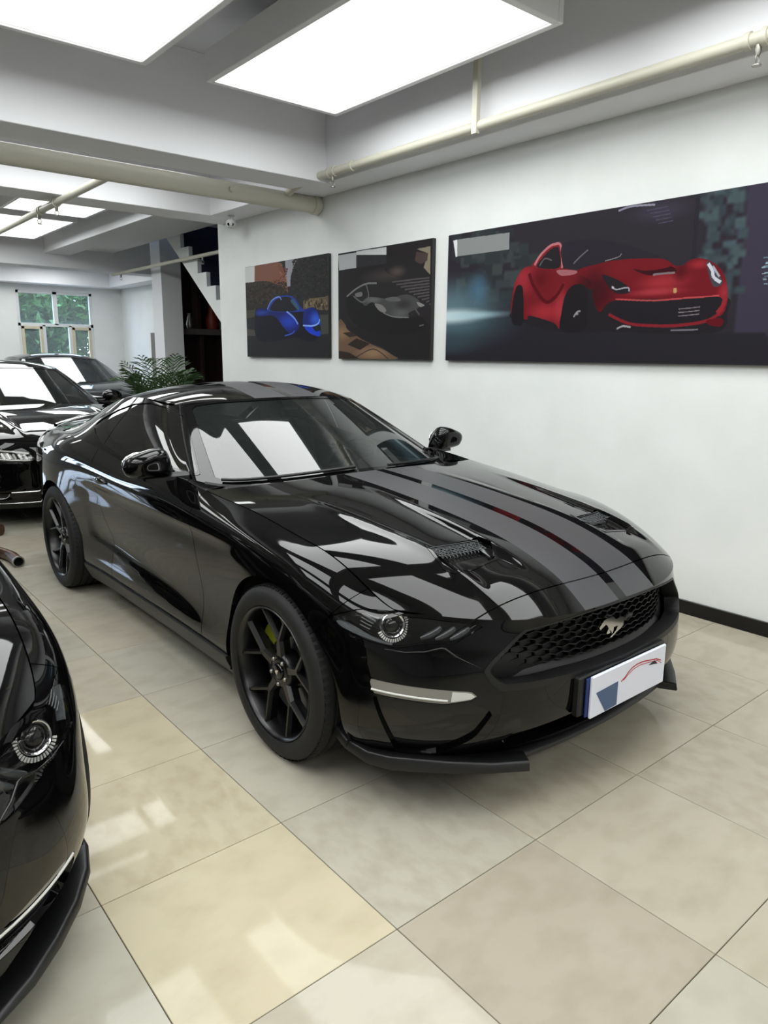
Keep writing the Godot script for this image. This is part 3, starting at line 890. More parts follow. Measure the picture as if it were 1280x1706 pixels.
	pen(c, [536, 580, 548, 560, 562, 556], 0.004, Color(0.50, 0.50, 0.52))
	spray(c, 549, 566, 9, 9, Color(0.65, 0.65, 0.66), 0.9)
	# cabin
	ink(c, [365, 385, 392, 342, 428, 306, 455, 295, 472, 297, 480, 330, 484, 390], Color(0.46, 0.12, 0.15))
	ink(c, [384, 386, 402, 350, 432, 318, 456, 308, 466, 318, 470, 386], Color(0.135, 0.125, 0.14))
	pen(c, [372, 378, 392, 342, 428, 306, 455, 296, 470, 298, 478, 330, 482, 388], 0.0055, Color(0.68, 0.42, 0.45))
	pen(c, [392, 380, 412, 352, 440, 360], 0.003, Color(0.34, 0.33, 0.35))
	ink(c, [478, 300, 560, 280, 700, 290, 800, 320, 860, 345, 700, 355, 600, 385, 500, 390, 484, 380], Color(0.150, 0.138, 0.165))
	pen(c, [525, 372, 550, 345, 580, 318], 0.003, Color(0.38, 0.37, 0.40))
	pen(c, [650, 360, 700, 345, 712, 332], 0.002, Color(0.48, 0.46, 0.48))
	ink(c, [462, 396, 540, 398, 530, 412, 480, 418], Color(0.58, 0.36, 0.38))
	# bonnet and nose
	var bonnet := [540, 400, 620, 372, 700, 356, 790, 350, 880, 352, 925, 376, 955, 376, 990, 352, 1040, 350, 1090, 374, 1124, 412, 1140, 460, 1145, 512, 1136, 560, 1110, 570, 1115, 500, 960, 505, 700, 512, 640, 560, 610, 500, 600, 440]
	ink(c, bonnet, Color(0.40, 0.085, 0.115))
	spray(c, 620, 480, 120, 140, Color(0.22, 0.06, 0.085), 1.0, bonnet)
	spray(c, 700, 400, 110, 50, Color(0.42, 0.10, 0.13), 0.7, bonnet)
	spray(c, 880, 440, 150, 50, Color(0.62, 0.19, 0.22), 0.75, bonnet)
	spray(c, 860, 478, 170, 22, Color(0.66, 0.24, 0.27), 0.7, bonnet)
	spray(c, 1020, 370, 60, 26, Color(0.58, 0.16, 0.19), 0.8, bonnet)
	spray(c, 950, 400, 40, 50, Color(0.27, 0.06, 0.085), 0.8, bonnet)
	spray(c, 1130, 480, 40, 70, Color(0.60, 0.17, 0.20), 0.8, bonnet)
	pen(c, [700, 508, 850, 512, 1000, 500, 1112, 492], 0.003, Color(0.66, 0.26, 0.28))
	var mouth := [690, 520, 850, 520, 1000, 510, 1118, 498, 1112, 556, 1060, 588, 950, 604, 800, 604, 710, 580]
	ink(c, mouth, Color(0.125, 0.11, 0.13))
	pen(c, [676, 568, 760, 604, 860, 612, 960, 610, 1075, 590, 1136, 545], 0.006, Color(0.46, 0.12, 0.15))
	pen(c, [1110, 560, 1130, 530, 1136, 490], 0.008, Color(0.52, 0.14, 0.17))
	for k in 3: pen(c, [955, 545 + 14 * k, 1000, 541 + 14 * k, 1040, 536 + 14 * k], 0.002, Color(0.46, 0.42, 0.44))
	ink(c, [640, 414, 682, 424, 735, 450, 756, 480, 705, 486, 668, 458], Color(0.13, 0.115, 0.135))
	pen(c, [682, 458, 700, 470, 745, 462, 752, 478], 0.003, Color(0.58, 0.58, 0.60))
	spray(c, 686, 462, 8, 8, Color(0.80, 0.80, 0.82), 0.9)
	ink(c, [1048, 360, 1078, 376, 1110, 420, 1119, 446, 1086, 456, 1062, 410], Color(0.24, 0.235, 0.27))
	pen(c, [1056, 368, 1075, 395, 1082, 420, 1112, 440], 0.006, Color(0.74, 0.74, 0.78))
	pen(c, [1075, 378, 1105, 418], 0.004, Color(0.60, 0.60, 0.64))
	ink(c, [762, 390, 815, 397, 880, 388, 915, 380, 930, 402, 840, 414, 800, 408], Color(0.19, 0.055, 0.075))
	pen(c, [842, 412, 900, 405, 928, 404], 0.004, Color(0.46, 0.40, 0.42))
	ink(c, [927, 464, 940, 462, 941, 480, 934, 484, 928, 480], Color(0.66, 0.55, 0.36), false)
	pen(c, [712, 626, 735, 615, 768, 618], 0.004, Color(0.58, 0.56, 0.57))
	pen(c, [930, 630, 1000, 628, 1040, 626], 0.003, Color(0.42, 0.40, 0.44))
	ink(c, [1068, 592, 1110, 580, 1136, 585, 1132, 612, 1090, 610], Color(0.34, 0.07, 0.10))
	stones(c, rng, 14, 1265, 330, 1285, 460, 24, 5, [Color(0.50, 0.60, 0.64), Color(0.34, 0.42, 0.46)])
	ink(c, [50, 286, 68, 282, 68, 346, 60, 348], Color(0.84, 0.84, 0.84), false)
	ink(c, [66, 282, 270, 254, 270, 318, 66, 346], Color(0.505, 0.515, 0.515), false)
	canvas(-4.214, -1.13, 1.513, 2.453, c, "long panoramic picture of a red coupe in a dark street")

# ------------------------------------------------------------------ car body surfaces
# A body half is made of smooth sheets in (side, up, forward); panels are cut out of them along shut lines.
class NS:   # natural cubic spline through points
	var x := PackedFloat64Array()
	var y := PackedVector3Array()
	var m := PackedVector3Array()
	func _init(xs, ys) -> void:
		for e in xs: x.append(e)
		for e in ys: y.append(e)
		var n := x.size()
		m.resize(n)
		var c := PackedFloat64Array(); c.resize(n)
		var d := PackedVector3Array(); d.resize(n)
		for k in range(1, n - 1):
			var h0 := x[k] - x[k - 1]
			var h1 := x[k + 1] - x[k]
			var r := ((y[k + 1] - y[k]) / h1 - (y[k] - y[k - 1]) / h0) * 6.0
			var den := 2.0 * (h0 + h1) - h0 * c[k - 1]
			c[k] = h1 / den
			d[k] = (r - d[k - 1] * h0) / den
		for k in range(n - 2, 0, -1):
			m[k] = d[k] - m[k + 1] * c[k]
	func at(t: float) -> Vector3:
		var k := clampi(x.bsearch(t) - 1, 0, x.size() - 2)
		var h := x[k + 1] - x[k]
		var a := (x[k + 1] - t) / h
		var b := (t - x[k]) / h
		return y[k] * a + y[k + 1] * b + (m[k] * (a * a * a - a) + m[k + 1] * (b * b * b - b)) * (h * h / 6.0)

class Gr:
	var knots := []
	var nu := 0
	var nv := 0
	var p := PackedVector3Array()
	var n := PackedVector3Array()
	var s := PackedVector2Array()
	func setup(a: int, b: int) -> void:
		nu = a; nv = b
		p.resize(a * b); n.resize(a * b); s.resize(a * b)
	func normals(out: Vector3) -> void:
		for a in nu:
			for b in nv:
				var du := p[mini(a + 1, nu - 1) * nv + b] - p[maxi(a - 1, 0) * nv + b]
				var dv := p[a * nv + mini(b + 1, nv - 1)] - p[a * nv + maxi(b - 1, 0)]
				var q := du.cross(dv)
				if q.length() < 1e-12: q = out
				if absf(p[a * nv + b].x) < 1e-5: q.x = 0.0
				n[a * nv + b] = q.normalized()
		var mid := (nu / 2) * nv + nv / 2
		if n[mid].dot(out) < 0.0:
			for k in n.size(): n[k] = -n[k]
	func point(u: float, v: float) -> Vector3:   # nearest grid values, blended
		var du := s[nv].x - s[0].x
		var fu := clampf((u - s[0].x) / du, 0.0, nu - 1.001)
		var fv := clampf(v * (nv - 1), 0.0, nv - 1.001)
		var a := int(fu); var b := int(fv)
		var x := fu - a; var y := fv - b
		return p[a * nv + b].lerp(p[(a + 1) * nv + b], x).lerp(p[a * nv + b + 1].lerp(p[(a + 1) * nv + b + 1], x), y)
	func normal(u: float, v: float) -> Vector3:
		var du := s[nv].x - s[0].x
		var fu := clampf((u - s[0].x) / du, 0.0, nu - 1.001)
		var fv := clampf(v * (nv - 1), 0.0, nv - 1.001)
		return n[int(fu) * nv + int(fv)]
	func field(f: Callable) -> PackedFloat32Array:
		var r := PackedFloat32Array(); r.resize(p.size())
		for k in p.size(): r[k] = f.call(p[k], s[k])
		return r
	func inside(poly: Array, how: int) -> PackedFloat32Array:   # signed distance to a polygon, positive inside; how: 0 in (u, v / 2), 1 in (forward, up), 2 in (side, forward), 3 in (side, up)
		var r := PackedFloat32Array(); r.resize(p.size())
		var ax := PackedFloat64Array(); var ay := PackedFloat64Array()
		var lo := Vector2(1e9, 1e9); var hi := -lo
		for e in poly:
			var ex: float = e[0]
			var ey: float = e[1] * (0.5 if how == 0 else 1.0)
			ax.append(ex); ay.append(ey)
			lo = Vector2(minf(lo.x, ex), minf(lo.y, ey)); hi = Vector2(maxf(hi.x, ex), maxf(hi.y, ey))
		var m := ax.size()
		for k in p.size():
			var qx := 0.0; var qy := 0.0
			match how:
				0: qx = s[k].x; qy = s[k].y * 0.5
				1: qx = p[k].z; qy = p[k].y
				2: qx = p[k].x; qy = p[k].z
				3: qx = p[k].x; qy = p[k].y
			if qx < lo.x - 0.06 or qx > hi.x + 0.06 or qy < lo.y - 0.06 or qy > hi.y + 0.06:
				r[k] = -0.06
				continue
			var best := 1e9
			var ins := false
			var j := m - 1
			for i in m:
				var ex := ax[j] - ax[i]; var ey := ay[j] - ay[i]
				var wx := qx - ax[i]; var wy := qy - ay[i]
				var t := clampf((wx * ex + wy * ey) / maxf(ex * ex + ey * ey, 1e-12), 0.0, 1.0)
				var dx := wx - ex * t; var dy := wy - ey * t
				best = minf(best, dx * dx + dy * dy)
				if (ay[i] > qy) != (ay[j] > qy) and qx < (ax[j] - ax[i]) * (qy - ay[i]) / (ay[j] - ay[i]) + ax[i]:
					ins = not ins
				j = i
			r[k] = sqrt(best) if ins else -sqrt(best)
		return r

func neg(f: PackedFloat32Array, less := 0.0) -> PackedFloat32Array:
	var r := PackedFloat32Array(); r.resize(f.size())
	for k in f.size(): r[k] = -f[k] - less
	return r

func minus(f: PackedFloat32Array, less: float) -> PackedFloat32Array:
	var r := PackedFloat32Array(); r.resize(f.size())
	for k in f.size(): r[k] = f[k] - less
	return r

# keep the part of a sheet where every field is positive; turn the cut edges inwards by `lip`; sink the sheet by `sink`
func cut(mb: MB, g: Gr, flds: Array, sx: float, lip := 0.012, sink := 0.0) -> void:
	var nf := flds.size()
	var flip := Vector3(sx, 1, 1)
	for a in g.nu - 1:
		for b in g.nv - 1:
			var k0 := a * g.nv + b
			var ids := [k0, k0 + g.nv, k0 + g.nv + 1, k0 + 1]
			var gone := false
			var crossed := []
			for fi in nf:
				var f: PackedFloat32Array = flds[fi]
				var c := int(f[ids[0]] > 0.0) + int(f[ids[1]] > 0.0) + int(f[ids[2]] > 0.0) + int(f[ids[3]] > 0.0)
				if c == 0:
					gone = true
					break
				if c < 4: crossed.append(fi)
			if gone: continue
			var pts := []
			for id in ids: pts.append(g.p[id] - g.n[id] * sink)
			var nn := [g.n[ids[0]], g.n[ids[1]], g.n[ids[2]], g.n[ids[3]]]
			if crossed.is_empty():
				mb.tri(pts[0] * flip, pts[1] * flip, pts[2] * flip, nn[0] * flip, nn[1] * flip, nn[2] * flip)
				mb.tri(pts[0] * flip, pts[2] * flip, pts[3] * flip, nn[0] * flip, nn[2] * flip, nn[3] * flip)
				continue
			var vals := []
			for fi in crossed:
				var f: PackedFloat32Array = flds[fi]
				vals.append([f[ids[0]], f[ids[1]], f[ids[2]], f[ids[3]]])
			for ci in crossed.size():
				var np := []; var nn2 := []; var nvals := []
				for q in crossed.size(): nvals.append([])
				var cnt := pts.size()
				for e in cnt:
					var e1 := (e + 1) % cnt
					var v0: float = vals[ci][e]
					var v1: float = vals[ci][e1]
					if v0 > 0.0:
						np.append(pts[e]); nn2.append(nn[e])
						for q in crossed.size(): nvals[q].append(vals[q][e])
					if (v0 > 0.0) != (v1 > 0.0):
						var t := v0 / (v0 - v1)
						np.append(pts[e].lerp(pts[e1], t))
						nn2.append(nn[e].lerp(nn[e1], t).normalized())
						for q in crossed.size():
							nvals[q].append(1e-7 if q == ci else lerpf(vals[q][e], vals[q][e1], t))
				pts = np; nn = nn2; vals = nvals
				if pts.size() < 3: break
			if pts.size() < 3: continue
			for e in range(1, pts.size() - 1):
				mb.tri(pts[0] * flip, pts[e] * flip, pts[e + 1] * flip, nn[0] * flip, nn[e] * flip, nn[e + 1] * flip)
			if lip > 0.0:
				for e in pts.size():
					var e1 := (e + 1) % pts.size()
					var edge := false
					for q in crossed.size():
						if absf(vals[q][e]) < 1e-6 and absf(vals[q][e1]) < 1e-6: edge = true
					if edge and pts[e].distance_to(pts[e1]) > 1e-5:
						var A: Vector3 = pts[e]; var B: Vector3 = pts[e1]
						var C: Vector3 = B - nn[e1] * lip; var D: Vector3 = A - nn[e] * lip
						var fn: Vector3 = (B - A).cross(D - A).normalized()
						var mid: Vector3 = (pts[0] + pts[pts.size() / 2]) * 0.5
						if fn.dot(mid - A) > 0.0: fn = -fn
						mb.tri(A * flip, B * flip, C * flip, fn * flip, fn * flip, fn * flip)
						mb.tri(A * flip, C * flip, D * flip, fn * flip, fn * flip, fn * flip)

func V(a: float, b: float, c: float) -> Vector3:
	return Vector3(a, b, c)

# side sheet from columns of seven points; shape adds creases
func side_sheet(cols: Array, vk: Array, nu: int, nv: int, shape: Callable) -> Gr:
	var uk := [0.0]
	for k in range(1, cols.size()):
		var a := Vector3.ZERO
		for r in range(2, 6): a += (cols[k][r] - cols[k - 1][r]) * 0.0
		var m0 := Vector3.ZERO; var m1 := Vector3.ZERO
		for r in range(2, 6):
			m0 += cols[k - 1][r] * 0.25; m1 += cols[k][r] * 0.25
		uk.append(uk[k - 1] + m0.distance_to(m1))
	var rows := []
	for r in 7:
		var ys := []
		for c in cols: ys.append(c[r])
		rows.append(NS.new(uk, ys))
	var g := Gr.new()
	g.setup(nu, nv)
	g.knots = uk
	var U: float = uk[uk.size() - 1]
	for a in nu:
		var u := U * a / (nu - 1)
		var ys := []
		for r in 7: ys.append(rows[r].at(u))
		var sp := NS.new(vk, ys)
		for b in nv:
			var v := float(b) / (nv - 1)
			var q := sp.at(v)
			q.x = maxf(q.x, 0.0)
			if a == 0 or a == nu - 1: q.x = 0.0
			g.p[a * nv + b] = shape.call(q)
			g.s[a * nv + b] = Vector2(u, v)
	g.normals(Vector3(1, 0.1, 0))
	return g

# top edge of a side sheet as a list of points
func edge_of(g: Gr) -> Array:
	var r := []
	for a in g.nu: r.append(g.p[a * g.nv + g.nv - 1])
	return r

func at_f(edge: Array, f: float) -> Vector3:   # point of the edge at a forward position (edge runs from the nose backwards)
	for k in edge.size() - 1:
		var a: Vector3 = edge[k]; var b: Vector3 = edge[k + 1]
		if a.z >= f and b.z < f:
			return a.lerp(b, (a.z - f) / (a.z - b.z))
	return edge[0]

# bonnet sheet: from the middle line to the side sheet's top edge
func bonnet_sheet(edge: Array, fc0: float, fc1: float, fe0: float, fe1: float, prof: NS, lip_e: float, nu: int, nv: int, shape: Callable) -> Gr:
	var g := Gr.new()
	g.setup(nu, nv)
	for a in nu:
		var s := float(a) / (nu - 1)
		var fc := fc0 + (fc1 - fc0) * s
		var fe := fe0 + (fe1 - fe0) * s
		var K := at_f(edge, fe)
		var uc := prof.at(fc).y
		var ex := 2.2 + 0.8 * s * s * s
		for b in nv:
			var t := float(b) / (nv - 1)
			var q := V(K.x * t, uc + (K.y - uc) * pow(t, ex), fc + (fe - fc) * pow(t, lip_e))
			g.p[a * nv + b] = shape.call(q)
			g.s[a * nv + b] = Vector2(s, t)
	g.normals(Vector3(0, 1, 0))
	return g

# cabin sheet: from the middle of the windscreen round the side to the rear pillar; columns of [base, top, bulge]
func cabin_sheet(cols: Array, nu: int, nv: int) -> Gr:
	var uk := [0.0]
	for k in range(1, cols.size()):
		var m0: Vector3 = (cols[k - 1][0] + cols[k - 1][1]) * 0.5
		var m1: Vector3 = (cols[k][0] + cols[k][1]) * 0.5
		uk.append(uk[k - 1] + m0.distance_to(m1))
	var bs := []; var ts := []; var bl := []
	for c in cols:
		bs.append(c[0]); ts.append(c[1]); bl.append(V(c[2], 0, 0))
	var B := NS.new(uk, bs); var T := NS.new(uk, ts); var L := NS.new(uk, bl)
	var g := Gr.new()
	g.setup(nu, nv)
	g.knots = uk
	var U: float = uk[uk.size() - 1]
	for a in nu:
		var u := U * a / (nu - 1)
		var p0 := B.at(u); var p1 := T.at(u)
		var tg := (B.at(minf(u + 0.02, U)) + T.at(minf(u + 0.02, U))) - (B.at(maxf(u - 0.02, 0)) + T.at(maxf(u - 0.02, 0)))
		var nn := tg.cross(p1 - p0).normalized()
		if nn.dot((p0 + p1) * 0.5 - V(0, 0.9, -0.5)) < 0.0: nn = -nn
		var bu := L.at(u).x
		for b in nv:
			var v := float(b) / (nv - 1)
			var q := p0.lerp(p1, v) + nn * bu * 4.0 * v * (1.0 - v)
			q.x = maxf(q.x, 0.0)
			if a == 0: q.x = 0.0
			g.p[a * nv + b] = q
			g.s[a * nv + b] = Vector2(u, v)
	g.normals(Vector3(1, 0.3, 0.2))
	return g

# roof, rear window and boot lid: rows of [middle up, middle forward, edge point]
func roof_sheet(rows: Array, nu: int, nv: int, ex: float) -> Gr:
	var uk := [0.0]
	for k in range(1, rows.size()):
		uk.append(uk[k - 1] + Vector2(rows[k][0] - rows[k - 1][0], rows[k][1] - rows[k - 1][1]).length())
	var cs := []; var es := []
	for r in rows:
		cs.append(V(0, r[0], r[1])); es.append(r[2])
	var C := NS.new(uk, cs); var E := NS.new(uk, es)
	var g := Gr.new()
	g.setup(nu, nv)
	g.knots = uk
	var U: float = uk[uk.size() - 1]
	for a in nu:
		var u := U * a / (nu - 1)
		var c := C.at(u); var e := E.at(u)
		for b in nv:
			var t := float(b) / (nv - 1)
			g.p[a * nv + b] = V(e.x * t, c.y + (e.y - c.y) * pow(t, ex), c.z + (e.z - c.z) * t * t)
			g.s[a * nv + b] = Vector2(u, t)
	g.normals(Vector3(0, 1, 0))
	return g

# ------------------------------------------------------------------ the sports coupe
func sm(e0: float, e1: float, x: float) -> float:
	var t := clampf((x - e0) / (e1 - e0), 0.0, 1.0)
	return t * t * (3.0 - 2.0 * t)

func coupe_side(q: Vector3) -> Vector3:
	var uc := 0.79 + 0.012 * sm(0.0, -0.9, q.z)
	var w := sm(1.25, 0.85, q.z) * sm(-1.05, -0.55, q.z)
	var t := maxf(uc - q.y, 0.0) / 0.05
	var d := -0.010 * w * t * exp(1.0 - t)
	var ul := 0.44 - 0.13 * sm(-0.9, 0.9, q.z)
	var w2 := sm(0.95, 0.3, q.z) * sm(-0.86, -0.72, q.z)
	var t2 := maxf(q.y - ul, 0.0) / 0.05
	d -= 0.010 * w2 * t2 * exp(1.0 - t2)
	return V(maxf(q.x + d, 0.0), q.y, q.z)

func coupe_bonnet(q: Vector3) -> Vector3:
	var ai := 0.27 + 0.03 * clampf((q.z - 1.1) / 0.7, 0.0, 1.0)
	var ao := 0.61 - 0.08 * clampf((q.z - 1.0) / 0.8, 0.0, 1.0)
	var dp := 0.016 * sm(0.95, 1.7, q.z) * sm(2.08, 1.92, q.z)
	var pr := sm(ai - 0.008, ai + 0.028, q.x) * sm(ao + 0.010, ao - 0.03, q.x)
	var ridge := 0.006 * exp(-pow((q.x - ao) / 0.03, 2.0)) * sm(1.0, 1.4, q.z) * sm(2.12, 1.98, q.z)
	return V(q.x, q.y - dp * pr + ridge, q.z)

func lip_at(a: float) -> Vector3:
	var t := absf(a) / 0.8
	return V(a, 0.685 + 0.032 * t * t * t, 2.245 - 0.365 * pow(t, 3.2))

func nose_col(al: Array, fl: Array, ups: Array, ak: float) -> Array:
	var r := []
	for k in 6: r.append(V(al[k], ups[k], fl[k]))
	r.append(lip_at(ak))
	return r

func flank_col(f: float, al: Array, ups: Array) -> Array:
	var r := []
	for k in 7: r.append(V(al[k], ups[k], f))
	return r

func coupe_columns() -> Array:
	var uf := [0.195, 0.28, 0.41, 0.52, 0.60, 0.65]
	return [
		nose_col([0, 0, 0, 0, 0, 0], [2.19, 2.245, 2.27, 2.275, 2.27, 2.26], uf, 0.0),
		nose_col([0.25, 0.25, 0.25, 0.245, 0.24, 0.235], [2.18, 2.235, 2.255, 2.26, 2.25, 2.24], uf, 0.23),
		nose_col([0.48, 0.5, 0.5, 0.48, 0.465, 0.45], [2.13, 2.185, 2.205, 2.205, 2.195, 2.19], uf, 0.44),
		nose_col([0.67, 0.7, 0.7, 0.68, 0.655, 0.635], [2.04, 2.085, 2.10, 2.10, 2.09, 2.09], uf, 0.61),
		nose_col([0.80, 0.83, 0.84, 0.82, 0.795, 0.765], [1.92, 1.955, 1.96, 1.96, 1.96, 1.97], uf, 0.73),
		nose_col([0.865, 0.905, 0.915, 0.905, 0.885, 0.855], [1.80, 1.82, 1.825, 1.83, 1.84, 1.85], [0.195, 0.28, 0.41, 0.53, 0.62, 0.675], 0.80),
		[V(0.88, 0.195, 1.66), V(0.93, 0.275, 1.67), V(0.945, 0.42, 1.67), V(0.95, 0.55, 1.67), V(0.938, 0.665, 1.68), V(0.905, 0.745, 1.68), V(0.825, 0.80, 1.69)],
		flank_col(1.36, [0.89, 0.945, 0.957, 0.962, 0.955, 0.915, 0.825], [0.18, 0.27, 0.42, 0.58, 0.735, 0.82, 0.865]),
		flank_col(1.0, [0.87, 0.925, 0.925, 0.932, 0.948, 0.915, 0.832], [0.16, 0.26, 0.42, 0.58, 0.775, 0.86, 0.91]),
		flank_col(0.72, [0.865, 0.915, 0.905, 0.917, 0.944, 0.922, 0.852], [0.155, 0.26, 0.42, 0.58, 0.788, 0.872, 0.935]),
		flank_col(0.3, [0.86, 0.91, 0.895, 0.912, 0.942, 0.925, 0.868], [0.155, 0.26, 0.42, 0.58, 0.795, 0.895, 0.975]),
		flank_col(-0.2, [0.86, 0.91, 0.895, 0.912, 0.942, 0.925, 0.868], [0.155, 0.26, 0.42, 0.58, 0.805, 0.895, 0.962]),
		flank_col(-0.6, [0.86, 0.91, 0.9, 0.918, 0.945, 0.928, 0.868], [0.155, 0.26, 0.42, 0.58, 0.82, 0.91, 0.988]),
		flank_col(-0.98, [0.88, 0.925, 0.93, 0.945, 0.958, 0.938, 0.862], [0.16, 0.26, 0.42, 0.58, 0.82, 0.925, 1.012]),
		flank_col(-1.36, [0.9, 0.95, 0.963, 0.972, 0.968, 0.94, 0.835], [0.18, 0.28, 0.42, 0.58, 0.8, 0.925, 1.012]),
		flank_col(-1.75, [0.87, 0.92, 0.935, 0.942, 0.935, 0.905, 0.80], [0.2, 0.3, 0.45, 0.6, 0.80, 0.915, 1.0]),
		flank_col(-2.08, [0.80, 0.85, 0.865, 0.872, 0.868, 0.85, 0.765], [0.22, 0.31, 0.46, 0.6, 0.79, 0.905, 0.99]),
		[V(0.68, 0.24, -2.30), V(0.74, 0.33, -2.33), V(0.76, 0.47, -2.35), V(0.77, 0.61, -2.35), V(0.765, 0.79, -2.32), V(0.75, 0.90, -2.29), V(0.68, 0.985, -2.27)],
		[V(0.40, 0.25, -2.42), V(0.42, 0.34, -2.46), V(0.43, 0.48, -2.49), V(0.43, 0.62, -2.49), V(0.43, 0.79, -2.45), V(0.42, 0.92, -2.42), V(0.38, 1.03, -2.42)],
		[V(0, 0.25, -2.44), V(0, 0.34, -2.48), V(0, 0.48, -2.51), V(0, 0.62, -2.51), V(0, 0.79, -2.47), V(0, 0.94, -2.44), V(0, 1.055, -2.45)],
	]

var cg1: Gr
var cg2: Gr
var cf := {}

func build_coupe() -> Node3D:
	var car := thing("sports_coupe", Vector3(2.30, 0, -3.625), "gloss black coupe with two satin grey stripes parked beside the picture wall", "car")
	var g1 := side_sheet(coupe_columns(), [0.0, 0.1, 0.25, 0.4, 0.62, 0.8, 1.0], 330, 61, coupe_side)
	var edge := edge_of(g1)
	var prof := NS.new([0.84, 1.1, 1.4, 1.7, 1.9, 2.05, 2.15, 2.245], [V(0, 0.985, 0), V(0, 0.967, 0), V(0, 0.938, 0), V(0, 0.898, 0), V(0, 0.856, 0), V(0, 0.806, 0), V(0, 0.757, 0), V(0, 0.685, 0)])
	var g2 := bonnet_sheet(edge, 0.84, 2.245, 0.64, 1.88, prof, 3.2, 130, 70, coupe_bonnet)
	var E := func(f: float) -> Vector3: return at_f(edge, f)
	var g3 := cabin_sheet([
		[V(0, 0.968, 0.815), V(0, 1.308, 0.03), 0.002], [V(0.35, 0.960, 0.79), V(0.30, 1.301, -0.019), 0.002], [V(0.60, 0.944, 0.68), V(0.47, 1.288, -0.092), 0.002],
		[V(0.722, 0.935, 0.52), V(0.545, 1.274, -0.134), 0.003], [V(0.797, 0.951, 0.425), V(0.592, 1.270, -0.176), 0.004], [V(0.806, 0.956, 0.37), V(0.600, 1.271, -0.205), 0.006], [V(0.820, 0.963, 0.25), V(0.614, 1.275, -0.27), 0.010],
		[V(0.836, 0.968, 0.10), V(0.628, 1.282, -0.36), 0.014], [V(0.860, 0.964, -0.2), V(0.646, 1.291, -0.52), 0.018], [E.call(-0.6), V(0.642, 1.283, -0.75), 0.018], [E.call(-0.98), V(0.628, 1.255, -1.0), 0.012],
		[E.call(-1.33), V(0.616, 1.165, -1.36), 0.006], [E.call(-1.65), V(0.66, 1.055, -1.64), 0.0], [E.call(-1.95), E.call(-1.95) + V(-0.006, 0.001, 0), 0.0]], 190, 44)
	var g4 := roof_sheet([[1.308, 0.03, V(0.592, 1.270, -0.176)], [1.346, -0.16, V(0.632, 1.280, -0.29)], [1.376, -0.4, V(0.647, 1.292, -0.48)], [1.373, -0.65, V(0.644, 1.286, -0.71)],
		[1.335, -1.0, V(0.628, 1.255, -1.0)], [1.225, -1.4, V(0.618, 1.150, -1.40)], [1.10, -1.8, V(0.68, 1.03, -1.73)], [1.075, -1.95, E.call(-1.95)], [1.075, -2.2, E.call(-2.14)], [1.085, -2.38, E.call(-2.26)], [1.058, -2.45, E.call(-2.30)]], 150, 44, 2.5)
	var gp := 0.002
	# --- fields on the side sheet
	cg1 = g1; cg2 = g2
	var grille := g1.inside([[-0.3, 0.955], [0.0, 0.955], [0.143, 0.952], [0.24, 0.94], [0.395, 0.875], [0.509, 0.815], [0.572, 0.60], [0.629, 0.425], [0.601, 0.365], [0.561, 0.325], [0.423, 0.318], [0.212, 0.315], [0.0, 0.315], [-0.3, 0.315]], 0)
	var intake := g1.inside([[-0.3, 0.15], [0.24, 0.142], [0.50, 0.115], [0.53, 0.085], [0.47, 0.03], [0.25, 0.04], [-0.3, 0.05]], 0)
	var archf := g1.field(func(p, _s): return 0.42 - Vector2(p.z - 1.345, maxf(p.y - 0.30, 0.0)).length())
	var archr := g1.field(func(p, _s): return 0.42 - Vector2(p.z + 1.36, maxf(p.y - 0.305, 0.0)).length())
	var tail := g1.inside([[5.17, 0.60], [5.55, 0.62], [5.55, 0.84], [5.17, 0.86], [5.12, 0.72]], 0)
	var d_bf := g1.field(func(p, _s): return p.z - (1.634 + (p.y - 0.58) * 0.75))
	var d_df := g1.field(func(p, _s): return 0.665 - 0.02 * sm(0.5, 0.8, p.y) - p.z)
	var d_dr := g1.field(func(p, _s): return p.z + 0.50 + 0.42 * maxf(p.y - 0.5, 0.0))
	var d_rk := g1.field(func(p, _s): return p.y - 0.262)
	var d_rb := g1.field(func(p, _s): return maxf(-2.02 - p.z, -1.76 - p.z - maxf(p.y - 0.60, 0.0) * 6.0))
	var d_mid := g1.field(func(p, _s): return minf(1.345 - p.z, p.z + 1.36))
	var fs2 := g2.field(func(p, _s): return p.z - (2.15 - 0.165 * p.x * p.x))
	var st_in := g2.field(func(p, _s): return p.x - 0.026)
	var st_out := g2.field(func(p, _s): return 0.222 - p.x)
	cf = {"grille": grille, "intake": intake, "archf": archf, "d_bf": d_bf, "d_df": d_df, "d_rk": d_rk, "fs2": fs2, "st_in": st_in, "st_out": st_out}
	# bonnet
	var vent_poly := [[0.53, 1.745], [0.30, 1.785], [0.285, 1.85], [0.345, 1.93], [0.555, 1.935], [0.575, 1.90]]
	var vent := g2.inside(vent_poly, 2)
	var hood := MB.new()
	var side_gap := g2.field(func(_p, s): return (0.994 - s.y) * 0.8)
	for sx in [-1.0, 1.0]:
		cut(hood, g2, [neg(fs2, gp), neg(st_in), neg(vent), side_gap], sx, 0.02)
		cut(hood, g2, [neg(fs2, gp), neg(st_out), neg(vent), side_gap], sx, 0.02)
	var hp := part("bonnet", hood, M.paint, car)
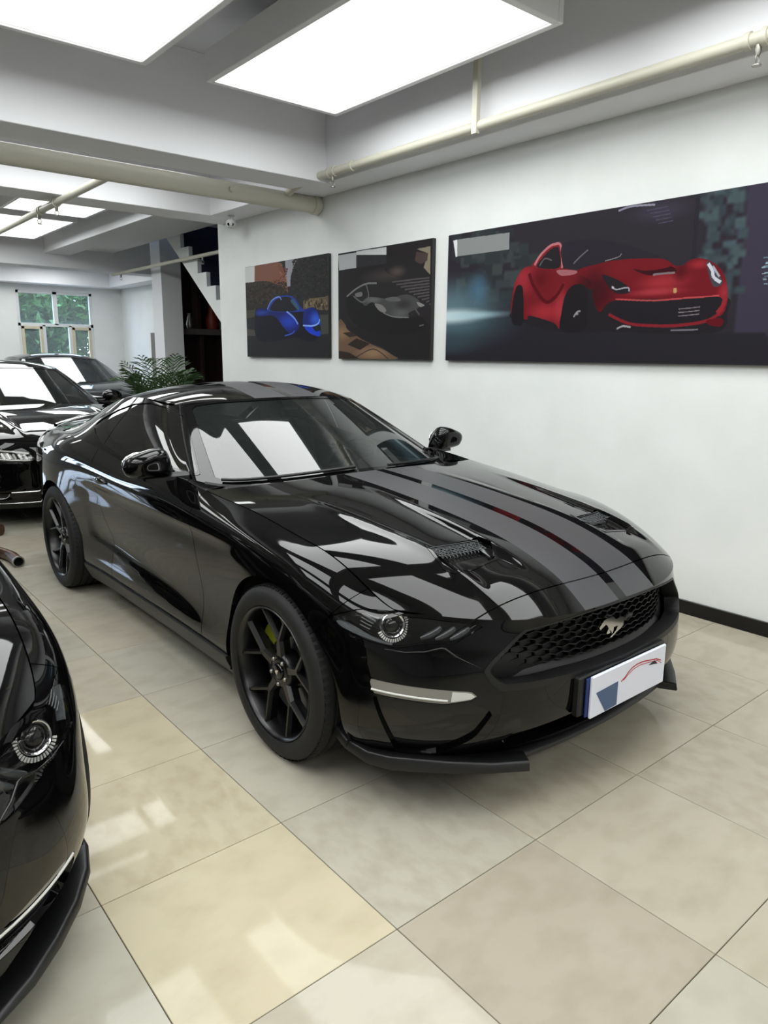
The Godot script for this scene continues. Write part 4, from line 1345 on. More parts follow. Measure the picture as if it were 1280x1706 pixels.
	for sx in [-1.0, 1.0]:
		var ms := MB.new()
		cut(ms, g2, [neg(fs2, gp), st_in, st_out], sx)
		part("racing_stripe", ms, M.stripe, hp, "satin grey racing stripe")
		# vent: black tray with a sloping mesh
		var tr := MB.new()
		cut(tr, g2, [vent], sx, 0.0, 0.022)
		part("vent_tray", tr, M.gloss_black, hp)
		var ring := MB.new()
		cut(ring, g2, [minus(vent, -0.007), neg(vent, -0.003)], sx, 0.012, -0.002)
		part("vent_rim", ring, M.gloss_black, hp)
		var net := MB.new()
		for k in 15:
			for dg in [-1.0, 1.0]:
				var q := k / 14.0
				var a0 := lerpf(0.31, 0.53, q)
				var f0 := lerpf(1.792, 1.755, q) + 0.008
				var a1: float = a0 + dg * 0.028
				var f1 := f0 + 0.055
				if a1 < 0.31 or a1 > 0.545: continue
				var h0 := sheet_up(g2, a0, f0) - 0.004
				var h1 := sheet_up(g2, a1, f1) - 0.013
				net.tube([V(a0 * sx, h0, f0), V(a1 * sx, h1, f1)], 0.0014, 4, false)
		for k in 7:
			var f0 := lerpf(0.0, 0.052, k / 6.0)
			net.tube([V(0.315 * sx, sheet_up(g2, 0.315, 1.80 + f0) - 0.004 - f0 * 0.16, 1.80 + f0), V(0.53 * sx, sheet_up(g2, 0.53, 1.765 + f0) - 0.004 - f0 * 0.16, 1.765 + f0)], 0.0014, 4, false)
		part("vent_mesh", net, M.smoke_plastic, hp, "grey wire mesh in bonnet vent")
	# wings, doors, skirts, rear quarters
	for sx in [-1.0, 1.0]:
		var dor := MB.new()
		cut(dor, g1, [minus(d_df, gp), minus(d_dr, gp), minus(d_rk, gp)], sx, 0.015)
		var dp := part("door", dor, M.paint, car)
		door_bits(dp, g1, sx)
		var sk := MB.new()
		cut(sk, g1, [neg(d_rk, gp), neg(archf), neg(archr), d_mid], sx, 0.02, -0.012)
		part("side_skirt", sk, M.satin_black, car)
		var qt := MB.new()
		cut(qt, g1, [neg(d_dr, gp), neg(archr), neg(d_rb, gp), g1.field(func(p, _s): return maxf(p.y - 0.264, -1.36 - p.z)), neg(tail, gp)], sx, 0.035)
		part("rear_quarter", qt, M.paint, car)
		var tl := MB.new()
		cut(tl, g1, [tail], sx, 0.01)
		part("tail_lamp", tl, M.statue, car)
	var rb := MB.new()
	for sx in [-1.0, 1.0]: cut(rb, g1, [minus(d_rb, gp), neg(archr), neg(tail, gp)], sx, 0.02)
	part("rear_bumper", rb, M.paint, car)
	# --- cabin
	var u3: float = g3.knots[3]
	var ws := g3.inside([[-0.3, 0.06], [u3 - 0.03, 0.06], [u3 + 0.008, 0.09], [u3 + 0.008, 0.5], [u3 + 0.004, 0.93], [u3 - 0.03, 0.965], [-0.3, 0.975]], 0)
	var dlo := g3.inside([[0.40, 0.982], [0.27, 1.045], [0.09, 1.14], [-0.07, 1.22], [-0.26, 1.256], [-0.42, 1.27], [-0.60, 1.256], [-0.79, 1.21], [-0.94, 1.15], [-0.985, 1.12], [-0.96, 1.09], [-0.86, 1.06], [-0.72, 1.028], [-0.5, 0.998], [-0.15, 0.978], [0.2, 0.988]], 1)
	var on_side := g3.field(func(p, s): return s.x - u3)
	for k in dlo.size():
		if on_side[k] < 0.075: dlo[k] = minf(dlo[k], on_side[k] - 0.075)
	var split := g3.field(func(p, _s): return p.z + 0.655 - 0.25 * (p.y - 1.1))
	var cab := MB.new()
	for sx in [-1.0, 1.0]: cut(cab, g3, [neg(ws, 0.001), neg(dlo, 0.012)], sx, 0.012)
	part("cabin_pillars", cab, M.paint, car)
	var wsm := MB.new()
	for sx in [-1.0, 1.0]: cut(wsm, g3, [minus(ws, 0.001)], sx, 0.0, 0.003)
	part("windscreen", wsm, M.glass, car, "dark reflective windscreen")
	for sx in [-1.0, 1.0]:
		var tm := MB.new()
		cut(tm, g3, [minus(dlo, -0.011), neg(dlo, -0.001)], sx, 0.01, -0.002)
		part("window_moulding", tm, M.gloss_black, car)
		var dg := MB.new()
		cut(dg, g3, [dlo, minus(split, 0.004)], sx, 0.0, 0.004)
		part("door_glass", dg, M.tint, car)
		var qg := MB.new()
		cut(qg, g3, [dlo, neg(split, 0.004)], sx, 0.0, 0.004)
		part("quarter_glass", qg, M.tint, car)
	# roof, rear window, boot lid with the stripes carried over
	var s4i := g4.field(func(p, _s): return p.x - 0.026)
	var s4o := g4.field(func(p, _s): return 0.222 - p.x)
	var rw := g4.field(func(p, _s): return minf(-1.06 - p.z, p.z + 1.80))
	var rwe := g4.field(func(p, s): return 0.90 - s.y)
	var front4 := g4.field(func(p, _s): return p.z + 1.055)
	var back4 := g4.field(func(p, _s): return -1.805 - p.z)
	var rf := MB.new(); var dk := MB.new(); var rg := MB.new(); var sides := MB.new()
	var rs := []; var ds := []
	for sx in [-1.0, 1.0]:
		cut(rf, g4, [front4, neg(s4i)], sx); cut(rf, g4, [front4, neg(s4o)], sx)
		cut(dk, g4, [back4, neg(s4i)], sx); cut(dk, g4, [back4, neg(s4o)], sx)
		cut(rg, g4, [rw, rwe], sx, 0.0, 0.003)
		cut(rf, g4, [rw, neg(rwe, 0.002)], sx)
		var m1 := MB.new(); cut(m1, g4, [front4, s4i, s4o], sx); rs.append(m1)
		var m2 := MB.new(); cut(m2, g4, [back4, s4i, s4o], sx); ds.append(m2)
	var rp := part("roof", rf, M.paint, car)
	for m1 in rs: part("racing_stripe", m1, M.stripe, rp)
	var dkp := part("boot_lid", dk, M.paint, car)
	for m2 in ds: part("racing_stripe", m2, M.stripe, dkp)
	part("rear_window", rg, M.tint, car)
	var sp := MB.new()
	var sr := []
	for k in 25:
		var a := lerpf(-0.66, 0.66, k / 24.0)
		var y := 1.058 - 0.075 * pow(absf(a) / 0.66, 2.5)
		var f := -2.34 + 0.09 * pow(absf(a) / 0.66, 2.0)
		sr.append([V(a, y, f + 0.10), V(a, y + 0.022, f + 0.03), V(a, y + 0.032, f - 0.05), V(a, y + 0.024, f - 0.075), V(a, y - 0.02, f - 0.07), V(a, y - 0.02, f + 0.09)])
	sp.sheet(sr, false, null, false)
	part("rear_spoiler", sp, M.paint, car)
	# cowl between bonnet and glass
	var cw := MB.new()
	var crow := []
	for k in 41:
		var t := lerpf(-1.0, 1.0, k / 40.0)
		var at := absf(t)
		var hq := g2.p[0 * g2.nv + int(at * (g2.nv - 1))]
		var gq := g3.point(u3 * 1.08 * at, 0.0)
		crow.append([V(hq.x * signf(t), hq.y - 0.012, hq.z + 0.01), V(lerpf(hq.x, gq.x, 0.5) * signf(t), minf(hq.y, gq.y) - 0.012, (hq.z + gq.z) * 0.5), V(gq.x * signf(t), gq.y + 0.008, gq.z + 0.006)])
	cw.sheet(crow, false, V(0, 0, 0.5))
	part("cowl_panel", cw, M.satin_black, car)
	for sx in [-1.0, 1.0]:
		var sh := MB.new()
		var srow := []
		for k in 25:
			var t := k / 24.0
			var kp := at_f(edge, lerpf(0.66, -0.2, t))
			var bp := g3.point(lerpf(u3 * 0.96, g3.knots[8], t), 0.0)
			srow.append([V(kp.x * sx, kp.y, kp.z), V((kp.x * 0.6 + bp.x * 0.4) * sx, kp.y * 0.6 + bp.y * 0.4 + 0.004, kp.z * 0.6 + bp.z * 0.4), V(bp.x * sx, bp.y + 0.002, bp.z)])
		sh.sheet(srow, false, V(0, 0, 0.3))
		part("mirror_sail", sh, M.paint, car)
	for wv in [[0.70, 0.10, 0.06], [-0.10, -0.66, 0.05]]:
		var wm := MB.new()
		var path := []
		for k in 13:
			var a := lerpf(wv[0], wv[1], k / 12.0)
			var uu := u3 * absf(a) / 0.715
			var pp := g3.point(uu, 0.045 + 0.02 * k / 12.0) + g3.normal(uu, 0.1) * 0.012
			path.append(V(-pp.x * signf(a) if absf(a) > 0.001 else 0.0, pp.y, pp.z))
		wm.tube(path, 0.008, 6)
		part("wiper", wm, M.satin_black, car)
	coupe_inside(car)
	for w in [[1.36, -1.0], [1.36, 1.0], [-1.36, -1.0], [-1.36, 1.0]]:
		var wh := wheel_parts(car)
		wh.position = Vector3(0.838 * w[1], 0.345, w[0])
		if w[1] > 0.0: wh.rotation.y = PI
	for e in [[1.345, 1], [1.345, -1], [-1.36, 1], [-1.36, -1]]:
		var li := MB.new()
		li.lathe([Vector2(0.0, 0.40), Vector2(0.44, 0.40), Vector2(0.435, 0.91)], V(0, 0.30, e[0]), Vector3(e[1], 0, 0), 36, false, PI - 0.25, TAU + 0.25)
		part("wheel_arch_liner", li, M.void, car)
	return car

func sheet_up(g: Gr, a: float, f: float) -> float:   # height of the bonnet at a place
	var best := 1e9; var y := 0.8
	for k in range(0, g.p.size()):
		var d := absf(g.p[k].x - a) + absf(g.p[k].z - f)
		if d < best:
			best = d; y = g.p[k].y
	return y

func door_bits(dp: Node3D, g: Gr, sx: float) -> void:
	# handle
	var h := MB.new()
	var rows := []
	for k in 13:
		var t := k / 12.0
		var f := lerpf(-0.60, -0.40, t)
		var e := sin(PI * t)
		var ring := []
		for j in 12:
			var a := TAU * j / 12
			ring.append(V((0.942 + 0.012 * e + 0.010 * cos(a)) * sx, 0.838 + 0.004 * e + (0.006 + 0.013 * e) * sin(a), f))
		rows.append(ring + [ring[0]])
	h.sheet(rows, false, null, sx > 0.0)
	part("door_handle", h, M.paint, dp)
	# mirror
	var mm := MB.new()
	var mr := []
	var c := V(0.985, 1.028, 0.30)
	var ring := smooth_ring([[0.105, -0.03], [0.112, 0.0], [0.095, 0.036], [0.04, 0.062], [-0.03, 0.080], [-0.078, 0.072], [-0.106, 0.02], [-0.118, -0.045], [-0.10, -0.070], [-0.03, -0.067], [0.05, -0.060], [0.09, -0.050]])
	for k in 25:
		var th := PI * k / 24.0
		var row := []
		for j in ring.size() + 1:
			var e: Array = ring[j % ring.size()]
			var sc := pow(sin(th), 0.45)
			row.append(V((c.x + e[0] * sc) * sx, c.y + e[1] * sc, c.z + (0.085 * cos(th) if cos(th) > 0.0 else 0.05 * cos(th)) + 0.25 * e[1] * sc))
		mr.append(row)
	mm.sheet(mr, false, V(c.x * sx, c.y, c.z))
	var mp := part("door_mirror", mm, M.paint, dp)
	var gl := MB.new()
	gl.ball(V(0.99 * sx, 1.028, 0.248), V(0.098, 0.06, 0.006), 20, 8)
	part("mirror_glass", gl, M.chrome, mp)
	var ar := MB.new()
	ar.beam(V(0.80 * sx, 0.985, 0.335), V(1.0 * sx, 0.975, 0.30), 0.09, 0.07, Vector3.UP, 0.030, 0.022)
	part("mirror_arm", ar, M.satin_black, mp)

# nose of a coupe: bumper, wings, lamps, grille; style holds what differs between the two cars
func front_bits(car: Node3D, style: Dictionary) -> void:
	var g1 := cg1
	var g2 := cg2
	var gap := 0.002
	var head := g1.inside(style.head, 0)
	var drl := g1.inside(style.drl, 0)
	var pocket := g1.inside(style.pocket, 0)
	var grille: PackedFloat32Array = cf.grille
	var intake: PackedFloat32Array = cf.intake
	var bum := MB.new()
	var stripes := [MB.new(), MB.new()]
	for sx in [-1.0, 1.0]:
		cut(bum, g1, [minus(cf.d_bf, gap), neg(head, gap), neg(grille), neg(drl), neg(pocket), neg(intake), neg(cf.archf)], sx, 0.018)
		if style.striped:
			cut(bum, g2, [minus(cf.fs2, gap), neg(cf.st_in)], sx)
			cut(bum, g2, [minus(cf.fs2, gap), neg(cf.st_out)], sx)
			cut(stripes[0 if sx < 0.0 else 1], g2, [minus(cf.fs2, gap), cf.st_in, cf.st_out], sx)
		else:
			cut(bum, g2, [minus(cf.fs2, gap)], sx)
		var fen := MB.new()
		cut(fen, g1, [neg(cf.d_bf, gap), neg(cf.d_df, gap), neg(cf.archf), neg(head, gap), minus(cf.d_rk, gap)], sx, 0.035)
		part("front_wing", fen, M.paint, car)
	var bup := part("front_bumper", bum, M.paint, car)
	if style.striped:
		for ms in stripes: part("racing_stripe", ms, M.stripe, bup)
	# headlights
	for sx in [-1.0, 1.0]:
		var hs := MB.new()
		cut(hs, g1, [minus(head, -0.004)], sx, 0.0, 0.05)
		var hp := part("headlight", hs, M.gloss_black, car, "dark wrap-around headlight with round projector")
		var ln := MB.new()
		cut(ln, g1, [minus(head, 0.0015)], sx, 0.0, 0.001)
		part("lens", ln, M.lens, hp)
		var F := Vector3(sx, 1, 1)
		# projector with bright ring
		var o := (g1.point(style.eye[0], style.eye[1]) - g1.normal(style.eye[0], style.eye[1]) * 0.030)
		var ax := (g1.normal(style.eye[0], style.eye[1]) * 0.65 + V(-0.05, 0.12, 0.75)).normalized()
		var pj := MB.new()
		pj.lathe([Vector2(0.044, -0.03), Vector2(0.044, 0.004), Vector2(0.040, 0.009), Vector2(0.034, 0.006), Vector2(0.031, -0.01)], o * F, ax * F, 32)
		part("projector_ring", pj, M.chrome, hp)
		var lb := MB.new()
		var pr := []
		for k in 9: pr.append(Vector2(0.031 * cos(PI * 0.5 * k / 8.0), -0.006 + 0.018 * sin(PI * 0.5 * k / 8.0)))
		lb.lathe(pr, o * F, ax * F, 28)
		part("projector_lens", lb, M.gloss_black, hp)
		var tick := MB.new()
		var p := ax.cross(Vector3.UP).normalized()
		var q := p.cross(ax).normalized()
		for k in 22:
			var a := lerpf(-2.75, 0.55, k / 21.0)
			var dd := p * cos(a) + q * sin(a)
			tick.beam((o + dd * 0.046 + ax * 0.006) * F, (o + dd * 0.058 + ax * 0.004) * F, 0.005, 0.006, (ax * F).normalized(), 0.003, 0.003)
		part("ring_marks", tick, M.clear_plastic, hp)
		# three slanted bars
		for k in 3:
			var br := MB.new()
			var u0: float = style.bars[0] - 0.052 * k
			var pts := []
			for j in 7:
				var t := j / 6.0
				var uu := u0 - 0.030 + 0.052 * pow(t, 1.6) - 0.035
				var vv: float = lerpf(style.bars[1], style.bars[2], t)
				pts.append((g1.point(uu, vv) - g1.normal(uu, vv) * 0.016) * F)
			br.tube(pts, [0.008, 0.011, 0.012, 0.012, 0.012, 0.010, 0.006], 8)
			part("light_bar", br, M.light_bar, hp)
		# lower light guide
		var lg := MB.new()
		var strip := g1.inside(style.guide, 0)
		cut(lg, g1, [strip], sx, 0.02, 0.012)
		part("light_guide", lg, M.smoke_plastic, hp)
		for k in 5:
			var sl := MB.new()
			var vv := 0.845 - 0.032 * k
			var pts := []
			for j in 5:
				var uu := lerpf(1.045, 1.10 - 0.004 * k, j / 4.0)
				pts.append((g1.point(uu, vv) - g1.normal(uu, vv) * 0.02) * F)
			sl.tube(pts, 0.0022, 5)
			part("slat", sl, M.smoke_plastic, hp)
		# running light strip in the bumper
		var ds := MB.new()
		cut(ds, g1, [minus(drl, 0.001)], sx, 0.02, 0.001)
		var dp := part("indicator_strip", ds, M.indicator, car, "long clear indicator strip in the bumper corner")
		var de := MB.new()
		var endf := g1.field(func(pp, s): return style.drl_end - s.x)
		cut(de, g1, [minus(drl, 0.004), endf], sx, 0.006, -0.003)
		part("indicator_end", de, M.clear_plastic, dp)
		var dl := MB.new()
		var lp := []
		for j in 15:
			var uu := lerpf(style.rod[0], style.rod[1], j / 14.0)
			var vv := lerpf(style.rod[2], style.rod[3], j / 14.0)
			lp.append((g1.point(uu, vv) + g1.normal(uu, vv) * 0.001) * F)
		dl.tube(lp, 0.004, 6)
		part("indicator_rod", dl, M.clear_plastic, dp)
		# corner scoop
		var pk := MB.new()
		cut(pk, g1, [minus(pocket, -0.003)], sx, 0.0, 0.016)
		part("corner_scoop", pk, M.gloss_black, car)
		# bright fang below the headlight
		var fg := MB.new()
		var fp := []
		for e in [[0.967, 0.575], [0.90, 0.575], [0.835, 0.60], [0.79, 0.648], [0.775, 0.645], [0.732, 0.555], [0.645, 0.448]]:
			fp.append((g1.point(e[0], e[1]) + g1.normal(e[0], e[1]) * 0.0005) * F)
		fg.tube(fp, [0.001, 0.002, 0.0025, 0.003, 0.0035, 0.0035, 0.001], 6)
		part("bumper_crease", fg, M.gloss_black, car)
		# splitter wing
		var sw := MB.new()
		var sr := []
		var spth: Array = style.splitter
		for k in spth.size():
			var P := V(spth[k][0], spth[k][1], spth[k][2])
			var A := V(spth[maxi(k - 1, 0)][0], 0, spth[maxi(k - 1, 0)][2])
			var B := V(spth[mini(k + 1, 7)][0], 0, spth[mini(k + 1, 7)][2])
			var tn := (B - A).normalized()
			var inw := V(-tn.z, 0, tn.x)
			if inw.x > 0.0: inw = -inw
			var hh: float = style.splitter_h + 0.012 * sin(PI * clampf((k - 1.0) / 5.0, 0.0, 1.0))
			sr.append([P * F, (P + V(0, 0.006, 0) - inw * 0.003) * F, (P + V(0, hh, 0) + inw * 0.002) * F, (P + V(0, hh + 0.005, 0) + inw * 0.012) * F, (P + V(0, hh + 0.004, 0) + inw * 0.075) * F, (P + inw * 0.075) * F, P * F])
		sw.sheet(sr, false, null, sx > 0.0)
		for e in [0, 7]: sw.quad_out(sr[e][0], sr[e][2], sr[e][4], sr[e][5], sr[3][0])
		part("splitter_wing", sw, M.satin_black, car)
	# middle of the splitter
	var sm_ := MB.new()
	var mr := []
	for k in 17:
		var a := lerpf(-0.56, 0.56, k / 16.0)
		var P := V(a, 0.168, 2.205 - 0.16 * a * a)
		mr.append([P, P + V(0, 0.022, 0.006), P + V(0, 0.026, -0.03), P + V(0, 0.02, -0.16), P + V(0, -0.004, -0.16), P])
	sm_.sheet(mr)
	part("splitter_lip", sm_, M.satin_black, car)
	# grille: recessed tray, honeycomb, surround, chrome running horse
	var tr := MB.new(); var su := MB.new(); var it := MB.new()
	for sx in [-1.0, 1.0]:
		cut(tr, g1, [minus(grille, -0.004)], sx, 0.0, 0.075)
		cut(su, g1, [minus(grille, -0.006), neg(grille, -0.010)], sx, 0.06, -0.002)
		cut(it, g1, [minus(intake, -0.004)], sx, 0.0, 0.06)
	part("lower_intake", it, M.void, car)
	var gp := part("grille", tr, M.grille, car, "black honeycomb grille")
	part("grille_surround", su, M.grille, gp)
	var hx := MB.new()
	var cw := 0.056
	var ch := 0.030
	for r in 9:
		for c in range(-12, 13):
			var x := c * cw + (cw * 0.5 if r % 2 else 0.0)
			var y := 0.475 + r * ch * 0.75
			if not in_grille(absf(x), y): continue
			var ring := []
			for e in [[-0.5, -0.25], [0.0, -0.5], [0.5, -0.25], [0.5, 0.25], [0.0, 0.5], [-0.5, 0.25]]:
				var qx: float = x + e[0] * cw
				var qy: float = y + e[1] * ch
				ring.append(V(qx, qy, grille_f(absf(qx), qy)))
			for k in [0, 1, 2, 3, 4, 5]:
				if k in [3, 4, 2] and in_grille(absf(x + cw * 0.5), y + (ch * 0.75 if k != 2 else 0.0)) and in_grille(absf(x - cw * 0.5), y + ch * 0.75) and k != 2: continue
				hx.beam(ring[k], ring[(k + 1) % 6], 0.0042, 0.0042, Vector3(0, 0.1, 0.99).normalized(), 0.02, 0.02, 0.7)
	part("honeycomb", hx, M.grille, gp)
	var lowp := MB.new()
	var lr := []
	for k in 31:
		var a := lerpf(-0.60, 0.60, k / 30.0)
		lr.append([V(a, 0.455, grille_f(absf(a), 0.46) + 0.01), V(a, 0.49, grille_f(absf(a), 0.49) - 0.002), V(a, 0.515, grille_f(absf(a), 0.52) - 0.03)])
	lowp.sheet(lr, false, V(0, 0.45, 1.0))
	part("grille_lower_panel", lowp, M.grille, gp)
	var pony := [[110, 430], [135, 452], [165, 415], [232, 352], [265, 372], [285, 420], [258, 478], [245, 512], [285, 515], [318, 488], [302, 440], [330, 458], [352, 508], [378, 450], [388, 385], [470, 352], [440, 425], [395, 490], [345, 540], [308, 580], [345, 572], [450, 465], [520, 405], [575, 340], [590, 270], [600, 240], [630, 246], [660, 205], [745, 168], [772, 122], [690, 125], [640, 160], [608, 212], [580, 188], [530, 190], [470, 222], [420, 245], [388, 196], [320, 215], [250, 245], [200, 280], [165, 330], [125, 390]]
	var pp := PackedVector2Array()
	for e in pony: pp.append(Vector2((e[0] - 440.0) * 0.000327, -(e[1] + 0.405 * (e[0] - 440.0) - 340.0) * 0.00021))
	var pm := MB.new()
	pm.prism(pp, Transform3D(Basis(Vector3(0, 1, 0), 0.0) * Basis(Vector3(1, 0, 0), -0.08), V(-0.02, 0.585, grille_f(0.0, 0.58) + 0.012)), -0.008, 0.006)
	part("running_horse_badge", pm, M.chrome, gp, "chrome running horse badge")
	if not style.striped: return
	# number plate on its bracket
	var br := MB.new()
	br.box(V(0.0, 0.385, 2.262), V(0.56, 0.15, 0.03), 0.006)
	var bp := part("plate_bracket", br, M.satin_black, car)
	part("rear_plate", boxed(V(-0.012, 0.378, 2.283), V(0.475, 0.145, 0.008), 0.002), M.plate_blue, bp)
	var pl := part("number_plate", boxed(V(0.006, 0.380, 2.294), V(0.486, 0.158, 0.012), 0.003), M.plate_white, bp, "white dealer plate with red car outline and slate blue patch")
	var X := Transform3D(Basis.IDENTITY, V(0.006 - 0.243, 0.380 + 0.079, 2.3002))
	var blue := MB.new()
	blue.prism(plate_poly([[0.05, 0.41], [0.33, 0.375], [0.33, 0.95], [0.18, 0.97]]), X, 0.0, 0.0008)
	part("plate_patch", blue, M.slate_blue, bp)
	var red := MB.new()
	var line := [[0.37, 0.42], [0.42, 0.36], [0.46, 0.27], [0.51, 0.20], [0.58, 0.165], [0.66, 0.17], [0.75, 0.215], [0.86, 0.27], [0.93, 0.36]]
	for k in line.size() - 1:
		var a := Vector2(line[k][0] * 0.486, -line[k][1] * 0.158); var b := Vector2(line[k + 1][0] * 0.486, -line[k + 1][1] * 0.158)
		var n := (b - a).orthogonal().normalized() * 0.0022
		red.prism(PackedVector2Array([a - n, b - n, b + n, a + n]), X, 0.0, 0.0008)
	var line2 := [[0.40, 0.42], [0.46, 0.33], [0.53, 0.25], [0.62, 0.225], [0.74, 0.26], [0.88, 0.33], [0.94, 0.44]]
	for k in line2.size() - 1:
		var a := Vector2(line2[k][0] * 0.486, -line2[k][1] * 0.158); var b := Vector2(line2[k + 1][0] * 0.486, -line2[k + 1][1] * 0.158)
		var n := (b - a).orthogonal().normalized() * 0.0012
		red.prism(PackedVector2Array([a - n, b - n, b + n, a + n]), X, 0.0, 0.0008)
	part("plate_outline", red, M.red_print, bp)
	var tri := MB.new()
	tri.prism(plate_poly([[0.75, 0.34], [0.83, 0.28], [0.885, 0.41]]), X, 0.0, 0.0008)
	part("plate_mark", tri, M.ink, bp)

func plate_poly(pts: Array) -> PackedVector2Array:
	var r := PackedVector2Array()
	for e in pts: r.append(Vector2(e[0] * 0.486, -e[1] * 0.158))
	return r

func grille_f(a: float, y: float) -> float:
	return 2.268 - 0.17 * pow(a / 0.6, 2.4) - 0.045 - 0.06 * maxf(y - 0.6, 0.0)

func in_grille(a: float, y: float) -> bool:
	var top := 0.672 - 0.03 * a / 0.48 if a < 0.48 else 0.645 - (a - 0.48) * 0.75
	var bot := 0.505 if a < 0.45 else 0.505 + (a - 0.45) * 0.15
	return y < top - 0.004 and y > bot and a < 0.60

func wheel_parts(car: Node3D) -> Node3D:   # axis along x, face towards -x
	var ti := MB.new()
	var prof := [Vector2(0.258, -0.110), Vector2(0.262, -0.122), Vector2(0.272, -0.130), Vector2(0.295, -0.134), Vector2(0.318, -0.130), Vector2(0.333, -0.119), Vector2(0.342, -0.103)]
	for g in [-0.066, -0.022, 0.022, 0.066]:
		prof += [Vector2(0.3455, g - 0.012), Vector2(0.3455, g - 0.0055), Vector2(0.338, g - 0.0045), Vector2(0.338, g + 0.0045), Vector2(0.3455, g + 0.0055), Vector2(0.3455, g + 0.012)]
	prof += [Vector2(0.342, 0.103), Vector2(0.333, 0.119), Vector2(0.318, 0.130), Vector2(0.295, 0.134), Vector2(0.262, 0.122)]
	ti.lathe(prof, Vector3.ZERO, Vector3.RIGHT, 72)
	# shoulder blocks
	for k in 72:
		var a := TAU * k / 72
		var d := V(0, sin(a), cos(a))
		ti.beam(d * 0.3435 + V(-0.112, 0, 0), d * 0.3445 + V(-0.090, 0, 0), 0.016, 0.016, d, 0.006, 0.006, 0.9)
	var w := part("wheel", ti, M.rubber, car)
	var rm := MB.new()
	rm.lathe([Vector2(0.250, 0.10), Vector2(0.236, 0.06), Vector2(0.234, -0.03), Vector2(0.240, -0.075), Vector2(0.248, -0.108), Vector2(0.254, -0.124), Vector2(0.262, -0.129), Vector2(0.266, -0.125), Vector2(0.266, -0.10)].duplicate(), Vector3.ZERO, Vector3.RIGHT, 64)
	# five Y shaped double spokes
	for k in 5:
		var a := TAU * k / 5 + 0.31
		var d := V(0, sin(a), cos(a))
		var t := V(0, cos(a), -sin(a))
		var hub := d * 0.045 + V(-0.088, 0, 0)
		var fork := d * 0.128 + V(-0.094, 0, 0)
		rm.beam(hub, fork + d * 0.012, 0.042, 0.028, Vector3.LEFT, 0.045, 0.045, 0.7)
		for s in [-1.0, 1.0]:
			var tip: Vector3 = (d * cos(0.32) + t * sin(0.32) * s) * 0.252 + V(-0.112, 0, 0)
			rm.beam(fork + t * s * 0.004, tip, 0.021, 0.017, Vector3.LEFT, 0.042, 0.050, 0.5)
	rm.lathe([Vector2(0.070, -0.02), Vector2(0.072, -0.078), Vector2(0.060, -0.090), Vector2(0.034, -0.090), Vector2(0.034, -0.085), Vector2(0.0, -0.085)], Vector3.ZERO, Vector3.RIGHT, 40)
	part("rim", rm, M.rim, w)
	for k in 5:
		var a := TAU * k / 5 + 0.31 + PI / 5
		var nu := MB.new()
		nu.lathe([Vector2(0.009, 0.0), Vector2(0.009, 0.012), Vector2(0.006, 0.016), Vector2(0.0, 0.016)], V(-0.084, sin(a) * 0.052, cos(a) * 0.052), Vector3.LEFT, 6, true)
		part("wheel_nut", nu, M.metal, w)
	var cp := MB.new()
	cp.lathe([Vector2(0.032, 0.0), Vector2(0.032, 0.010), Vector2(0.026, 0.014), Vector2(0.0, 0.014)], V(-0.086, 0, 0), Vector3.LEFT, 28)
	var cpp := part("centre_cap", cp, M.gloss_black, w)
	var em := MB.new()
	em.prism(PackedVector2Array([Vector2(-0.012, -0.006), Vector2(-0.006, 0.006), Vector2(0.004, 0.008), Vector2(0.014, 0.012), Vector2(0.008, 0.002), Vector2(0.002, -0.012), Vector2(-0.004, -0.004)]), Transform3D(Basis(Vector3(0, 0, 1), Vector3(0, 1, 0), Vector3(-1, 0, 0)), V(-0.1, 0, 0)), 0.0, 0.002)
	part("cap_badge", em, M.chrome, cpp)
	var dc := MB.new()
	dc.lathe([Vector2(0.0, -0.012), Vector2(0.085, -0.012), Vector2(0.085, -0.03), Vector2(0.19, -0.03), Vector2(0.19, 0.0), Vector2(0.0, 0.0)], Vector3.ZERO, Vector3.RIGHT, 48, true)
	part("brake_disc", dc, M.disc, w)
	var ca := MB.new()
	var poly := PackedVector2Array()
	for k in 9:
		var a := lerpf(1.55, 2.65, k / 8.0)
		poly.append(Vector2(cos(a), sin(a)) * 0.205)
	for k in 9:
		var a := lerpf(2.60, 1.60, k / 8.0)
		poly.append(Vector2(cos(a), sin(a)) * 0.125)
	ca.prism(poly, Transform3D(Basis(Vector3(0, 0, 1), Vector3(0, 1, 0), Vector3(-1, 0, 0)), Vector3.ZERO), 0.010, 0.045)
	part("brake_caliper", ca, M.caliper, w, "yellow green brake caliper")
	return w

